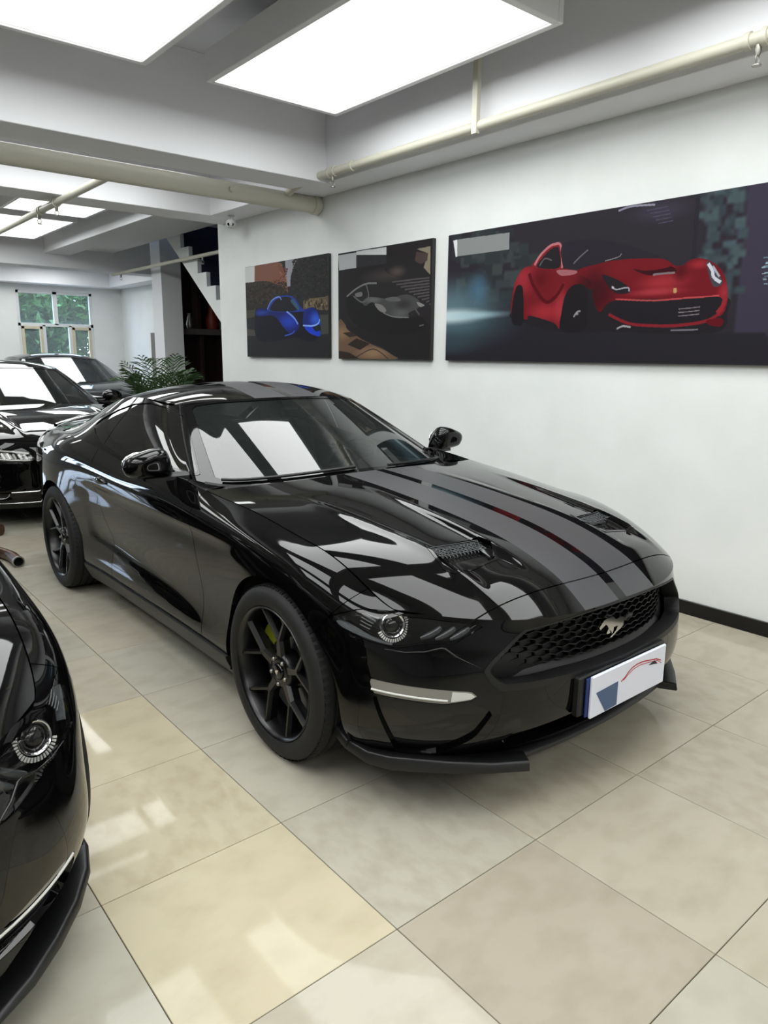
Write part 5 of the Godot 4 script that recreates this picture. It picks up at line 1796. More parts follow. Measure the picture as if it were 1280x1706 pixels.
func coupe_inside(car: Node3D) -> void:
	var tub := MB.new()
	tub.box(V(0, 0.20, -0.1), V(1.46, 0.06, 3.9), 0.01)
	part("floor_pan", tub, M.void, car)
	var bulk := MB.new()
	bulk.box(V(0, 0.60, 0.74), V(1.6, 0.62, 0.04))
	bulk.box(V(0, 0.62, -1.55), V(1.5, 0.78, 0.04))
	for s in [-1, 1]: bulk.box(V(0.83 * s, 0.58, -0.2), V(0.03, 0.62, 1.8))
	part("cabin_walls", bulk, M.void, car)
	var ds := MB.new()
	var rows := []
	for k in 21:
		var a := lerpf(-0.78, 0.78, k / 20.0)
		var hump := 0.05 * exp(-pow((a - 0.37) / 0.2, 2.0)) + 0.03 * exp(-pow((a + 0.37) / 0.25, 2.0))
		rows.append([V(a, 0.905, 0.72 - 0.2 * a * a), V(a, 0.93 + hump * 0.5, 0.55), V(a, 0.93 + hump, 0.36), V(a, 0.90 + hump, 0.27), V(a, 0.80, 0.25), V(a, 0.62, 0.34)])
	ds.sheet(rows, false, V(0, 0.6, 0.7))
	part("dashboard", ds, M.interior, car)
	var sw := MB.new()
	var path := []
	for k in 29:
		var a := TAU * k / 28
		path.append(V(0.37 + 0.185 * cos(a), 0.90 + 0.165 * sin(a), 0.10 + 0.085 * sin(a)))
	sw.tube(path, 0.016, 8, false)
	sw.beam(V(0.20, 0.90, 0.10), V(0.54, 0.90, 0.10), 0.03, 0.03, V(0, 0.45, -0.89), 0.02, 0.02)
	sw.ball(V(0.37, 0.90, 0.11), V(0.06, 0.055, 0.03), 14, 8)
	part("steering_wheel", sw, M.interior, car)
	for s in [-1.0, 1.0]:
		var se := MB.new()
		se.box(V(0.37 * s, 0.50, -0.30), V(0.50, 0.18, 0.54), 0.06)
		se.box(V(0.37 * s, 0.82, -0.62), V(0.48, 0.58, 0.16), 0.06, Basis(Vector3.RIGHT, -0.28))
		var sp := part("seat", se, M.interior, car)
		var hr := MB.new()
		hr.box(V(0.37 * s, 1.16, -0.74), V(0.25, 0.17, 0.10), 0.04, Basis(Vector3.RIGHT, -0.2))
		part("head_rest", hr, M.interior, sp)
	var rs := MB.new()
	rs.box(V(0, 0.70, -1.25), V(1.2, 0.5, 0.14), 0.05, Basis(Vector3.RIGHT, -0.35))
	rs.box(V(0, 0.50, -1.0), V(1.2, 0.16, 0.4), 0.05)
	part("rear_bench", rs, M.interior, car)
	var mi := MB.new()
	mi.box(V(0.0, 1.225, 0.10), V(0.24, 0.06, 0.025), 0.012)
	mi.tube([V(0, 1.235, 0.115), V(0, 1.262, 0.12)], 0.012, 8)
	part("rear_view_mirror", mi, M.interior, car)

func park_second_coupe(first: Node3D) -> void:
	var o := first.duplicate()
	o.name = numbered("sports_coupe")
	add_child(o)
	o.position = Vector3(-0.40, 0, -3.68)
	o.set_meta("label", "black coupe without stripes, its headlight and front corner beside the pale yellow tiles")
	for q in o.get_children():
		for r in q.get_children():
			if r is MeshInstance3D and String(r.name).begins_with("racing_stripe"):
				r.material_override = M.paint
				r.name = "painted_panel"
	front_bits(first, {"striped": true,
		"head": [[1.196, 0.638], [1.139, 0.744], [1.093, 0.869], [1.047, 0.965], [0.916, 0.96], [0.738, 0.935], [0.670, 0.905], [0.750, 0.694], [0.824, 0.70], [0.864, 0.681], [0.927, 0.613], [1.059, 0.613], [1.156, 0.60]],
		"drl": [[1.0, 0.352], [0.824, 0.338], [0.664, 0.324], [0.640, 0.300], [0.655, 0.284], [0.744, 0.268], [0.980, 0.288]], "drl_end": 0.725, "rod": [0.985, 0.735, 0.305, 0.283],
		"pocket": [[0.980, 0.280], [0.744, 0.260], [0.655, 0.275], [0.578, 0.225], [0.629, 0.125], [0.744, 0.03], [0.90, 0.03]],
		"eye": [0.992, 0.84], "bars": [0.885, 0.885, 0.745],
		"guide": [[1.178, 0.640], [1.14, 0.665], [1.09, 0.672], [1.03, 0.655], [0.95, 0.645], [0.945, 0.625], [1.05, 0.625], [1.15, 0.615]],
		"splitter": [[0.900, 0.212, 1.672], [0.908, 0.190, 1.76], [0.892, 0.174, 1.86], [0.855, 0.170, 1.935], [0.80, 0.170, 1.998], [0.71, 0.170, 2.085], [0.595, 0.169, 2.172], [0.485, 0.168, 2.24]], "splitter_h": 0.030})
	front_bits(o, {"striped": false,
		"head": [[1.16, 0.80], [1.09, 0.70], [1.04, 0.56], [0.948, 0.575], [0.82, 0.535], [0.69, 0.475], [0.66, 0.60], [0.69, 0.83], [0.776, 0.90], [0.873, 0.915], [0.939, 0.915], [1.018, 0.90], [1.09, 0.87]],
		"drl": [[0.888, 0.160], [0.79, 0.178], [0.723, 0.178], [0.60, 0.165], [0.55, 0.152], [0.55, 0.138], [0.61, 0.150], [0.72, 0.160], [0.79, 0.160], [0.88, 0.143]], "drl_end": 0.56, "rod": [0.87, 0.57, 0.158, 0.15],
		"pocket": [[0.895, 0.136], [0.79, 0.152], [0.61, 0.142], [0.55, 0.125], [0.60, 0.025], [0.87, 0.025]],
		"eye": [0.935, 0.763], "bars": [0.835, 0.80, 0.62],
		"guide": [[1.145, 0.765], [1.09, 0.74], [1.04, 0.64], [1.04, 0.60], [1.075, 0.665], [1.11, 0.725]],
		"splitter": [[0.915, 0.200, 1.68], [0.925, 0.165, 1.75], [0.905, 0.132, 1.82], [0.845, 0.122, 1.925], [0.77, 0.120, 2.02], [0.69, 0.120, 2.10], [0.60, 0.120, 2.16], [0.45, 0.122, 2.235]], "splitter_h": 0.014})

# ------------------------------------------------------------------ the two large saloons behind
func saloon_lip(a: float) -> Vector3:
	var t := absf(a) / 0.81
	return V(a, 0.745 + 0.055 * t * t * t, 2.37 - 0.37 * pow(t, 4.2))

func saloon_columns() -> Array:
	var r := []
	var up := [0.18, 0.28, 0.42, 0.55, 0.65, 0.71]
	for e in [[[0, 0, 0, 0, 0, 0], [2.36, 2.42, 2.44, 2.44, 2.43, 2.41], 0.0], [[0.3, 0.3, 0.3, 0.3, 0.295, 0.29], [2.345, 2.405, 2.425, 2.425, 2.415, 2.395], 0.28],
			[[0.56, 0.6, 0.6, 0.6, 0.585, 0.57], [2.29, 2.345, 2.36, 2.36, 2.345, 2.325], 0.55], [[0.76, 0.80, 0.81, 0.81, 0.79, 0.76], [2.16, 2.21, 2.22, 2.22, 2.21, 2.20], 0.72]]:
		var c := []
		for k in 6: c.append(V(e[0][k], up[k], e[1][k]))
		c.append(saloon_lip(e[2]))
		r.append(c)
	r.append([V(0.86, 0.18, 1.98), V(0.905, 0.28, 2.0), V(0.92, 0.42, 2.01), V(0.915, 0.55, 2.01), V(0.90, 0.66, 2.01), V(0.87, 0.74, 2.01), V(0.81, 0.80, 2.0)])
	r.append(flank_col(1.8, [0.90, 0.945, 0.955, 0.955, 0.945, 0.92, 0.85], [0.18, 0.28, 0.43, 0.57, 0.70, 0.79, 0.845]))
	r.append(flank_col(1.5, [0.91, 0.955, 0.965, 0.968, 0.962, 0.93, 0.86], [0.17, 0.28, 0.43, 0.58, 0.74, 0.84, 0.885]))
	r.append(flank_col(1.1, [0.89, 0.945, 0.95, 0.955, 0.962, 0.93, 0.865], [0.16, 0.27, 0.43, 0.60, 0.78, 0.88, 0.93]))
	r.append(flank_col(0.75, [0.88, 0.935, 0.94, 0.948, 0.962, 0.93, 0.87], [0.16, 0.27, 0.43, 0.60, 0.80, 0.90, 0.955]))
	for e in [[0.1, 0.975], [-0.6, 0.985], [-1.2, 0.99]]:
		r.append(flank_col(e[0], [0.88, 0.93, 0.935, 0.945, 0.962, 0.93, 0.868], [0.16, 0.27, 0.43, 0.60, 0.80, 0.90, e[1]]))
	r.append(flank_col(-1.5, [0.90, 0.95, 0.962, 0.967, 0.965, 0.93, 0.855], [0.17, 0.28, 0.43, 0.60, 0.80, 0.91, 0.995]))
	r.append(flank_col(-1.9, [0.89, 0.94, 0.95, 0.955, 0.955, 0.92, 0.84], [0.18, 0.29, 0.44, 0.60, 0.80, 0.91, 1.0]))
	r.append(flank_col(-2.4, [0.82, 0.87, 0.885, 0.89, 0.885, 0.86, 0.78], [0.2, 0.3, 0.45, 0.60, 0.80, 0.91, 1.0]))
	r.append([V(0.55, 0.22, -2.62), V(0.6, 0.32, -2.66), V(0.62, 0.46, -2.68), V(0.62, 0.60, -2.67), V(0.61, 0.8, -2.63), V(0.60, 0.91, -2.60), V(0.56, 1.0, -2.57)])
	r.append([V(0, 0.22, -2.68), V(0, 0.32, -2.72), V(0, 0.46, -2.74), V(0, 0.60, -2.73), V(0, 0.8, -2.69), V(0, 0.91, -2.66), V(0, 1.01, -2.63)])
	return r

func build_saloons() -> void:
	var car := thing("saloon_car", Vector3(2.13, 0, -9.24), "large black saloon with slatted headlight parked behind the striped coupe", "car")
	var g1 := side_sheet(saloon_columns(), [0.0, 0.1, 0.25, 0.4, 0.62, 0.8, 1.0], 200, 41, func(q): return q)
	var edge := edge_of(g1)
	var prof := NS.new([0.80, 1.1, 1.5, 1.9, 2.15, 2.3, 2.37], [V(0, 1.0, 0), V(0, 0.985, 0), V(0, 0.95, 0), V(0, 0.895, 0), V(0, 0.845, 0), V(0, 0.79, 0), V(0, 0.745, 0)])
	var g2 := bonnet_sheet(edge, 0.80, 2.37, 0.64, 2.0, prof, 4.2, 80, 44, func(q):
		var r := 0.012 * exp(-pow((q.x - 0.52 + 0.06 * (q.z - 1.2)) / 0.03, 2.0)) * sm(0.8, 1.2, q.z) * sm(2.3, 2.0, q.z)
		return V(q.x, q.y + r, q.z))
	var E := func(f: float) -> Vector3: return at_f(edge, f)
	var g3 := cabin_sheet([
		[V(0, 0.985, 0.77), V(0, 1.375, -0.29), 0.004], [V(0.35, 0.98, 0.745), V(0.32, 1.368, -0.31), 0.004], [V(0.62, 0.97, 0.655), V(0.48, 1.357, -0.345), 0.004],
		[V(0.76, 0.962, 0.53), V(0.56, 1.350, -0.37), 0.004], [V(0.815, 0.962, 0.44), V(0.60, 1.345, -0.40), 0.005], [E.call(0.33), V(0.625, 1.348, -0.45), 0.01],
		[E.call(0.0), V(0.638, 1.362, -0.58), 0.018], [E.call(-0.6), V(0.645, 1.378, -0.95), 0.02], [E.call(-1.2), V(0.632, 1.362, -1.40), 0.018], [E.call(-1.7), V(0.60, 1.30, -1.75), 0.01],
		[E.call(-2.05), V(0.62, 1.17, -2.08), 0.0], [E.call(-2.4), E.call(-2.4) + V(-0.006, 0.002, 0), 0.0]], 110, 30)
	var g4 := roof_sheet([[1.375, -0.29, V(0.60, 1.345, -0.40)], [1.42, -0.45, V(0.632, 1.355, -0.52)], [1.452, -0.9, V(0.645, 1.377, -0.92)], [1.44, -1.4, V(0.632, 1.362, -1.40)], [1.37, -1.82, V(0.60, 1.29, -1.78)],
		[1.20, -2.15, V(0.63, 1.155, -2.1)], [1.06, -2.42, E.call(-2.4)], [1.04, -2.55, E.call(-2.5)], [1.01, -2.63, E.call(-2.57)]], 80, 30, 2.5)
	var front := g1.field(func(p, _s): return p.z - 1.80)
	var head := g1.inside([[0.44, 0.595], [0.455, 0.69], [0.70, 0.725], [0.90, 0.755], [0.95, 0.72], [0.88, 0.645], [0.62, 0.60]], 3)
	var grille := g1.inside([[-0.5, 0.70], [0.34, 0.70], [0.375, 0.66], [0.33, 0.30], [0.25, 0.25], [-0.5, 0.25]], 3)
	for k in head.size():
		head[k] = minf(head[k], front[k]); grille[k] = minf(grille[k], front[k])
	var archf := g1.field(func(p, _s): return 0.41 - Vector2(p.z - 1.5, maxf(p.y - 0.31, 0.0)).length())
	var archr := g1.field(func(p, _s): return 0.41 - Vector2(p.z + 1.5, maxf(p.y - 0.31, 0.0)).length())
	var d1 := g1.field(func(p, _s): return 0.78 - p.z)
	var d2 := g1.field(func(p, _s): return -0.42 - p.z)
	var d3 := g1.field(func(p, _s): return -1.30 - p.z)
	var bum := MB.new()
	for sx in [-1.0, 1.0]: cut(bum, g1, [minus(front, 0.002), neg(head, 0.002), neg(grille), neg(archf)], sx, 0.02)
	part("front_bumper", bum, M.paint, car)
	for sx in [-1.0, 1.0]:
		for e in [["front_wing", [neg(front, 0.002), neg(d1, 0.002), neg(archf), neg(head, 0.002)]], ["door", [minus(d1, 0.002), neg(d2, 0.002)]], ["door", [minus(d2, 0.002), neg(d3, 0.002), neg(archr)]], ["rear_quarter", [minus(d3, 0.002), neg(archr)]]]:
			var m := MB.new()
			cut(m, g1, e[1], sx, 0.015)
			part(e[0], m, M.paint, car)
		var hs := MB.new()
		cut(hs, g1, [minus(head, -0.003)], sx, 0.0, 0.05)
		var hp := part("headlight", hs, M.gloss_black, car, "headlight with bright slats")
		var ln := MB.new()
		cut(ln, g1, [head], sx, 0.0, 0.001)
		part("lens", ln, M.lens, hp)
		for k in 2:
			var rim := MB.new()
			var pth := []
			for e in ([[0.46, 0.615], [0.60, 0.618], [0.75, 0.635], [0.87, 0.665]] if k == 0 else [[0.465, 0.672], [0.58, 0.690], [0.72, 0.705], [0.86, 0.725]]):
				pth.append(V(e[0] * sx, e[1], front_f(g1, e[0], e[1]) - 0.012))
			rim.tube(pth, 0.008, 6)
			part("light_guide", rim, M.clear_plastic, hp)
		for k in 9:
			var sl := MB.new()
			var a := 0.48 + 0.042 * k
			sl.beam(V(a * sx, 0.622 + 0.003 * k, front_f(g1, a, 0.63) - 0.02), V((a + 0.02) * sx, 0.665 + 0.004 * k, front_f(g1, a + 0.02, 0.66) - 0.02), 0.018, 0.018, Vector3.BACK, 0.006, 0.006)
			part("slat", sl, M.clear_plastic, hp)
		# fog lamp with bright ring and trim line
		var fr := MB.new()
		var fo := V(0.70 * sx, 0.335, front_f(g1, 0.70, 0.335) + 0.004)
		var ring := []
		for k in 25: ring.append(fo + V(0.058 * cos(TAU * k / 24), 0.052 * sin(TAU * k / 24), -0.03 * cos(TAU * k / 24) * sx))
		fr.tube(ring, 0.0045, 6, false)
		part("fog_lamp_ring", fr, M.chrome, car)
		var tl := MB.new()
		var lp := []
		for k in 9:
			var a := lerpf(0.63, 0.36, k / 8.0)
			lp.append(V(a * sx, 0.338, front_f(g1, a, 0.338) + 0.003))
		tl.tube(lp, 0.006, 6)
		part("trim_line", tl, M.chrome, car)
		var t2 := MB.new()
		var lq := []
		for k in 13:
			var a := lerpf(0.86, 0.2, k / 12.0)
			lq.append(V(a * sx, 0.235, front_f(g1, a, 0.235) + 0.003))
		t2.tube(lq, 0.006, 6)
		part("lower_trim_line", t2, M.chrome, car)
		var dlo := g3.inside([[0.36, 0.985], [0.2, 1.065], [-0.1, 1.19], [-0.4, 1.295], [-0.8, 1.335], [-1.3, 1.32], [-1.7, 1.235], [-1.96, 1.09], [-1.9, 1.04], [-1.0, 1.0], [0.0, 0.99]], 1)
		var u3b: float = g3.knots[3]
		for k in dlo.size():
			if g3.s[k].x < u3b + 0.04: dlo[k] = minf(dlo[k], g3.s[k].x - u3b - 0.04)
		var dg := MB.new()
		cut(dg, g3, [dlo], sx, 0.0, 0.003)
		part("side_glass", dg, M.tint, car)
		var cab := MB.new()
		var ws2 := g3.inside([[-0.3, 0.04], [u3b + 0.0, 0.06], [u3b + 0.004, 0.95], [-0.3, 0.97]], 0)
		cut(cab, g3, [neg(dlo, 0.002), neg(ws2, 0.002)], sx, 0.01)
		part("cabin_pillar", cab, M.paint, car)
		# mirror
		var mm := MB.new()
		mm.ball(V(1.03 * sx, 1.045, 0.30), V(0.115, 0.075, 0.085), 18, 12)
		mm.beam(V(0.84 * sx, 0.995, 0.30), V(1.0 * sx, 1.0, 0.30), 0.06, 0.05, Vector3.UP, 0.03, 0.03)
		part("door_mirror", mm, M.paint, car)
	var u3: float = g3.knots[3]
	var ws := g3.inside([[-0.3, 0.04], [u3 + 0.0, 0.06], [u3 + 0.004, 0.95], [-0.3, 0.97]], 0)
	var wsm := MB.new()
	for sx in [-1.0, 1.0]: cut(wsm, g3, [ws], sx, 0.0, 0.003)
	part("windscreen", wsm, M.glass, car)
	var hood := MB.new()
	for sx in [-1.0, 1.0]: cut(hood, g2, [g2.field(func(_p, s): return minf(0.985 - s.y, 0.975 - s.x))], sx)
	part("bonnet", hood, M.paint, car)
	var nose := MB.new()
	for sx in [-1.0, 1.0]: cut(nose, g2, [g2.field(func(_p, s): return maxf(s.y - 0.99, s.x - 0.98))], sx)
	part("nose_strip", nose, M.paint, car)
	var rf := MB.new(); var rg := MB.new()
	var rw := g4.field(func(p, s): return minf(minf(-1.84 - p.z, p.z + 2.40), 0.93 - s.y))
	for sx in [-1.0, 1.0]:
		cut(rf, g4, [neg(rw, 0.002)], sx); cut(rg, g4, [rw], sx, 0.0, 0.002)
	part("roof", rf, M.paint, car)
	part("rear_window", rg, M.tint, car)
	var tr := MB.new(); var it := MB.new()
	for sx in [-1.0, 1.0]: cut(tr, g1, [minus(grille, -0.004)], sx, 0.0, 0.04)
	var gp := part("grille", tr, M.void, car)
	for k in 9:
		var gb := MB.new()
		gb.box(V(0, 0.30 + 0.045 * k, 2.405), V(0.62, 0.010, 0.03), 0.003)
		part("grille_bar", gb, M.smoke_plastic, gp)
	var cw := MB.new()
	cw.box(V(0, 0.955, 0.76), V(1.5, 0.02, 0.12), 0.005)
	part("cowl_panel", cw, M.satin_black, car)
	var tub := MB.new()
	tub.box(V(0, 0.21, -0.1), V(1.5, 0.06, 4.2), 0.01)
	part("floor_pan", tub, M.void, car)
	var ds := MB.new()
	ds.box(V(0, 0.86, 0.38), V(1.55, 0.20, 0.36), 0.06)
	part("dashboard", ds, M.interior, car)
	for s in [-1.0, 1.0]:
		var se := MB.new()
		se.box(V(0.40 * s, 0.86, -0.55), V(0.5, 0.62, 0.18), 0.06, Basis(Vector3.RIGHT, -0.25))
		se.box(V(0.40 * s, 0.52, -0.25), V(0.5, 0.2, 0.5), 0.06)
		var sp := part("seat", se, M.interior, car)
		var hr := MB.new()
		hr.box(V(0.40 * s, 1.25, -0.66), V(0.27, 0.18, 0.1), 0.04)
		part("head_rest", hr, M.interior, sp)
	var rs := MB.new()
	rs.box(V(0, 0.80, -1.5), V(1.4, 0.6, 0.18), 0.06, Basis(Vector3.RIGHT, -0.3))
	part("rear_bench", rs, M.interior, car)
	var mi := MB.new()
	mi.ball(V(0, 1.25, -0.12), V(0.13, 0.04, 0.02), 16, 8)
	part("rear_view_mirror", mi, M.interior, car)
	for w in [[1.5, -1.0], [1.5, 1.0], [-1.5, -1.0], [-1.5, 1.0]]:
		var wh := wheel_parts(car)
		wh.position = Vector3(0.83 * w[1], 0.345, w[0])
		if w[1] > 0.0: wh.rotation.y = PI
		var li := MB.new()
		li.lathe([Vector2(0.0, 0.40), Vector2(0.43, 0.40), Vector2(0.425, 0.92)], V(0, 0.31, w[0]), Vector3(w[1], 0, 0), 30, false, PI - 0.25, TAU + 0.25)
		part("wheel_arch_liner", li, M.void, car)
	var two := car.duplicate()
	two.name = numbered("saloon_car")
	add_child(two)
	two.position = Vector3(4.155, 0, -13.87)
	two.scale = Vector3(1.06, 1.06, 1.06)
	two.set_meta("label", "black car standing in front of the far window")

func front_f(g: Gr, a: float, y: float) -> float:
	var best := 1e9; var f := 2.3
	for k in g.p.size():
		if g.p[k].z < 1.7: continue
		var d := absf(g.p[k].x - a) + absf(g.p[k].y - y)
		if d < best:
			best = d; f = g.p[k].z
	return f

# ------------------------------------------------------------------ small things and the world outside
func frond(mb: MB, base: Vector3, dir: Vector3, length: float, droop: float, rng: RandomNumberGenerator) -> void:
	var pts := []
	var n := 16
	for k in n + 1:
		var t := float(k) / n
		pts.append(base + dir * length * t + Vector3.UP * length * (0.75 * t - droop * t * t))
	mb.tube(pts, [0.006, 0.006, 0.006, 0.006, 0.005, 0.005, 0.005, 0.005, 0.004, 0.004, 0.004, 0.003, 0.003, 0.003, 0.002, 0.002, 0.002], 5)
	for k in range(3, n + 1):
		var p: Vector3 = pts[k]
		var tg: Vector3 = (pts[mini(k + 1, n)] - pts[k - 1]).normalized()
		var sd := tg.cross(Vector3.UP).normalized()
		var t := float(k) / n
		var ll := length * 0.34 * sin(PI * clampf(t * 0.85 + 0.12, 0, 1)) + 0.04
		for s in [-1.0, 1.0]:
			var e: Vector3 = (sd * s * 0.9 + tg * 0.75 + Vector3.UP * rng.randf_range(-0.25, 0.2)).normalized()
			var w: Vector3 = tg * 0.011
			var mid := p + e * ll * 0.5 + Vector3.UP * 0.006
			var tip := p + e * ll + Vector3.DOWN * ll * 0.16
			var nn := e.cross(tg).normalized()
			if nn.y < 0.0: nn = -nn
			mb.tri(p - w * 0.5, p + w * 0.5, mid + w, nn, nn, nn)
			mb.tri(p - w * 0.5, mid + w, mid - w, nn, nn, nn)
			mb.tri(mid - w, mid + w, tip, nn, nn, nn)

func build_props() -> void:
	var rng := RandomNumberGenerator.new()
	rng.seed = 5
	# potted palm
	var pl := thing("potted_palm", Vector3(4.22, 0, -9.9), "green feathery palm in a white pot before the staircase", "plant")
	var pot := MB.new()
	pot.lathe([Vector2(0.0, 0.0), Vector2(0.15, 0.0), Vector2(0.20, 0.36), Vector2(0.215, 0.40), Vector2(0.195, 0.40), Vector2(0.18, 0.34), Vector2(0.0, 0.34)], Vector3.ZERO, Vector3.UP, 28)
	part("pot", pot, M.pot, pl)
	for k in 26:
		var a := TAU * k / 26 + rng.randf_range(-0.2, 0.2)
		var mb := MB.new()
		var tilt := rng.randf_range(0.35, 0.95)
		frond(mb, Vector3(0.05 * cos(a), 0.36, 0.05 * sin(a)), Vector3(cos(a) * tilt * 0.8, 0.95, sin(a) * tilt * 0.8).normalized(), rng.randf_range(0.85, 1.15), rng.randf_range(0.55, 0.95), rng)
		part("frond", mb, M.leaf, pl)
	# second plant and white pot by the stair foot
	var p2 := thing("potted_palm", Vector3(4.85, 0.62, -9.0), "smaller palm in a white pot standing on a low brown cabinet", "plant")
	var pot2 := MB.new()
	pot2.lathe([Vector2(0.0, 0.0), Vector2(0.08, 0.0), Vector2(0.10, 0.20), Vector2(0.09, 0.20), Vector2(0.08, 0.17), Vector2(0.0, 0.17)], Vector3.ZERO, Vector3.UP, 24)
	part("pot", pot2, M.pot, p2)
	for k in 10:
		var a := TAU * k / 10 + rng.randf_range(-0.2, 0.2)
		var mb := MB.new()
		frond(mb, Vector3(0.02 * cos(a), 0.18, 0.02 * sin(a)), Vector3(cos(a) * 0.7, 0.75, sin(a) * 0.7).normalized(), rng.randf_range(0.3, 0.46), 0.7, rng)
		part("frond", mb, M.leaf, p2)
	var cab := thing("low_cabinet", Vector3(4.85, 0, -9.0), "low brown cabinet carrying a small palm beside the staircase", "cabinet")
	part("carcass", boxed(Vector3(0, 0.30, 0), Vector3(0.30, 0.60, 0.4), 0.006), M.brown, cab)
	part("cabinet_top", boxed(Vector3(0, 0.61, 0), Vector3(0.32, 0.02, 0.42), 0.004), M.brown, cab)
	part("door_leaf", boxed(Vector3(-0.155, 0.30, 0), Vector3(0.012, 0.54, 0.36), 0.003), M.brown, cab)
	# shelf under the stair
	var sh := thing("wall_shelf", Vector3(6.05, 1.93, -12.45), "grey shelf board with brown uprights in the dark recess", "shelf")
	part("board", boxed(Vector3(0, 0, 0), Vector3(0.98, 0.10, 0.36), 0.004), M.shelf_grey, sh)
	for x in [-0.02, 0.40]: part("upright", boxed(Vector3(x, -0.98, -0.02), Vector3(0.07, 1.86, 0.28), 0.004), M.brown, sh)
	part("upright", boxed(Vector3(-0.02, 0.62, -0.06), Vector3(0.08, 1.14, 0.2), 0.004), M.brown, sh)
	var v1 := MB.new()
	v1.lathe([Vector2(0, 0), Vector2(0.05, 0), Vector2(0.07, 0.08), Vector2(0.045, 0.18), Vector2(0.03, 0.24), Vector2(0.045, 0.27), Vector2(0, 0.27)], Vector3.ZERO, Vector3.UP, 20)
	solo("silver_vase", v1, M.metal, "silver vase standing on the grey shelf board", "vase", "", Vector3(5.84, 1.98, -12.40))
	var v2 := MB.new()
	v2.lathe([Vector2(0, 0), Vector2(0.06, 0), Vector2(0.06, 0.05), Vector2(0.03, 0.09), Vector2(0.05, 0.13), Vector2(0, 0.15)], Vector3.ZERO, Vector3.UP, 18)
	solo("dark_ornament", v2, M.smoke_plastic, "squat grey ornament next to the silver vase", "ornament", "", Vector3(5.66, 1.98, -12.38))
	var v3 := MB.new()
	v3.lathe([Vector2(0, 0), Vector2(0.10, 0), Vector2(0.12, 0.1), Vector2(0.11, 0.22), Vector2(0.07, 0.30), Vector2(0.08, 0.36), Vector2(0.05, 0.42), Vector2(0, 0.44)], Vector3.ZERO, Vector3.UP, 20)
	solo("red_figure", v3, M.statue, "dark red carved figure at the end of the grey shelf", "ornament", "", Vector3(6.28, 1.98, -12.40))
	# security camera under the beam
	var sc := thing("security_camera", Vector3(3.985, 2.925, -7.34), "small white twin-lens security camera under the beam corner", "camera")
	var b1 := MB.new()
	b1.lathe([Vector2(0, 0.06), Vector2(0.035, 0.06), Vector2(0.035, 0.05), Vector2(0.016, 0.04), Vector2(0.016, 0.0)], Vector3.ZERO, Vector3.UP, 20)
	part("mount", b1, M.window_white, sc)
	var b2 := MB.new()
	b2.ball(Vector3(-0.03, -0.03, 0.04), Vector3(0.055, 0.048, 0.06), 22, 14)
	part("body", b2, M.window_white, sc)
	for s in [-1.0, 1.0]:
		var l := MB.new()
		var d := Vector3(-0.55, -0.25, 0.8).normalized()
		l.lathe([Vector2(0.0145, -0.02), Vector2(0.0145, 0.004), Vector2(0.0, 0.004)], Vector3(-0.03, -0.03, 0.04) + d * 0.05 + Vector3(0.8, 0, 0.55).normalized() * 0.019 * s, d, 16, true)
		part("camera_eye", l, M.gloss_black, sc)
	# exhaust pipes lying on the floor
	var ex := thing("exhaust_pipe", Vector3(1.2, 0, -5.95), "bent bronze-coloured exhaust pipe lying on the floor tiles", "pipe")
	var e1 := MB.new()
	e1.tube([Vector3(-0.30, 0.10, -0.62), Vector3(-0.16, 0.075, -0.42), Vector3(-0.10, 0.05, -0.24), Vector3(0.0, 0.04, -0.02), Vector3(0.03, 0.04, 0.12), Vector3(0.03, 0.04, 0.31)], [0.05, 0.05, 0.046, 0.04, 0.04, 0.04], 16, false)
	part("bent_tube", e1, M.rust, ex)
	var e2 := MB.new()
	e2.lathe([Vector2(0.034, -0.02), Vector2(0.042, -0.02), Vector2(0.042, 0.0), Vector2(0.034, 0.0), Vector2(0.034, -0.06)], Vector3(0.03, 0.04, 0.31), Vector3.BACK, 18, true)
	part("tail_rim", e2, M.metal, ex)
	var e3 := MB.new()
	e3.lathe([Vector2(0.0, -0.06), Vector2(0.033, -0.06), Vector2(0.034, -0.02)], Vector3(0.03, 0.04, 0.31), Vector3.BACK, 18, true)
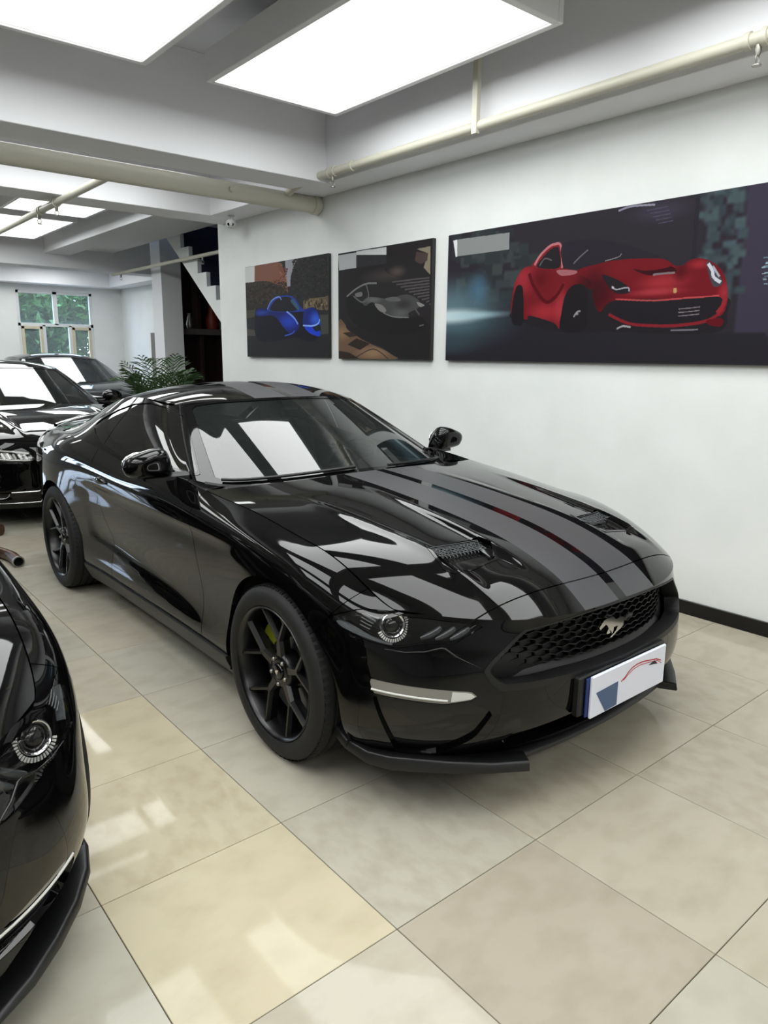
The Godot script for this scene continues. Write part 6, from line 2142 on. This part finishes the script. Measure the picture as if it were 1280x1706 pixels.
	part("tail_bore", e3, M.void, ex)
	var e4 := MB.new()
	e4.tube([Vector3(0.02, 0.05, -0.95), Vector3(0.10, 0.05, -0.86), Vector3(0.16, 0.05, -0.80)], 0.05, 14)
	part("flange", e4, M.rust, ex)
	# outside the window: ground and trees
	solo("garden_ground", boxed(Vector3(4.5, -0.10, -27.0), Vector3(40, 0.2, 18.0)), M.ground, "ground outside beyond the far window", "ground")
	var lm := MB.new()
	for e in [[0.0, 0.0, 1.0], [1.1, 0.4, 0.8]]:
		var c := Vector3(e[0], 0, 0) * 0.0
		lm.tri(Vector3(-0.03, 0, 0), Vector3(0.03, 0.02, 0), Vector3(0.0, 0.11, 0.01), Vector3.BACK, Vector3.BACK, Vector3.BACK)
	for t in [[3.9, -21.4, 2.4], [5.9, -22.2, 2.9], [7.9, -21.8, 2.3], [4.9, -24.8, 3.4], [7.0, -25.2, 3.2]]:
		var tt := thing("garden_tree", Vector3(t[0], 0, t[1]), "leafy green tree outside the far window", "tree", "trees outside the window")
		var tk := MB.new()
		tk.tube([Vector3.ZERO, Vector3(0.05, 1.0, 0), Vector3(-0.03, 2.2, 0.05)], [0.12, 0.10, 0.05], 10)
		part("trunk", tk, M.bark, tt)
		var mm := MultiMesh.new()
		mm.transform_format = MultiMesh.TRANSFORM_3D
		mm.mesh = lm.mesh()
		mm.instance_count = 4200
		for k in 4200:
			var d := Vector3(rng.randfn(), rng.randfn(), rng.randfn()).normalized() * pow(rng.randf(), 0.4)
			var P := Vector3(d.x * 1.35, 2.0 + d.y * 1.6 + 0.15 * t[2], d.z * 1.1)
			var B := Basis.from_euler(Vector3(rng.randf() * TAU, rng.randf() * TAU, rng.randf() * TAU)).scaled(Vector3.ONE * rng.randf_range(1.2, 2.6))
			mm.set_instance_transform(k, Transform3D(B, P))
		var mi := MultiMeshInstance3D.new()
		mi.name = "foliage"
		mi.multimesh = mm
		mi.material_override = M.tree_leaf
		tt.add_child(mi)
		mi.set_meta("kind", "stuff")
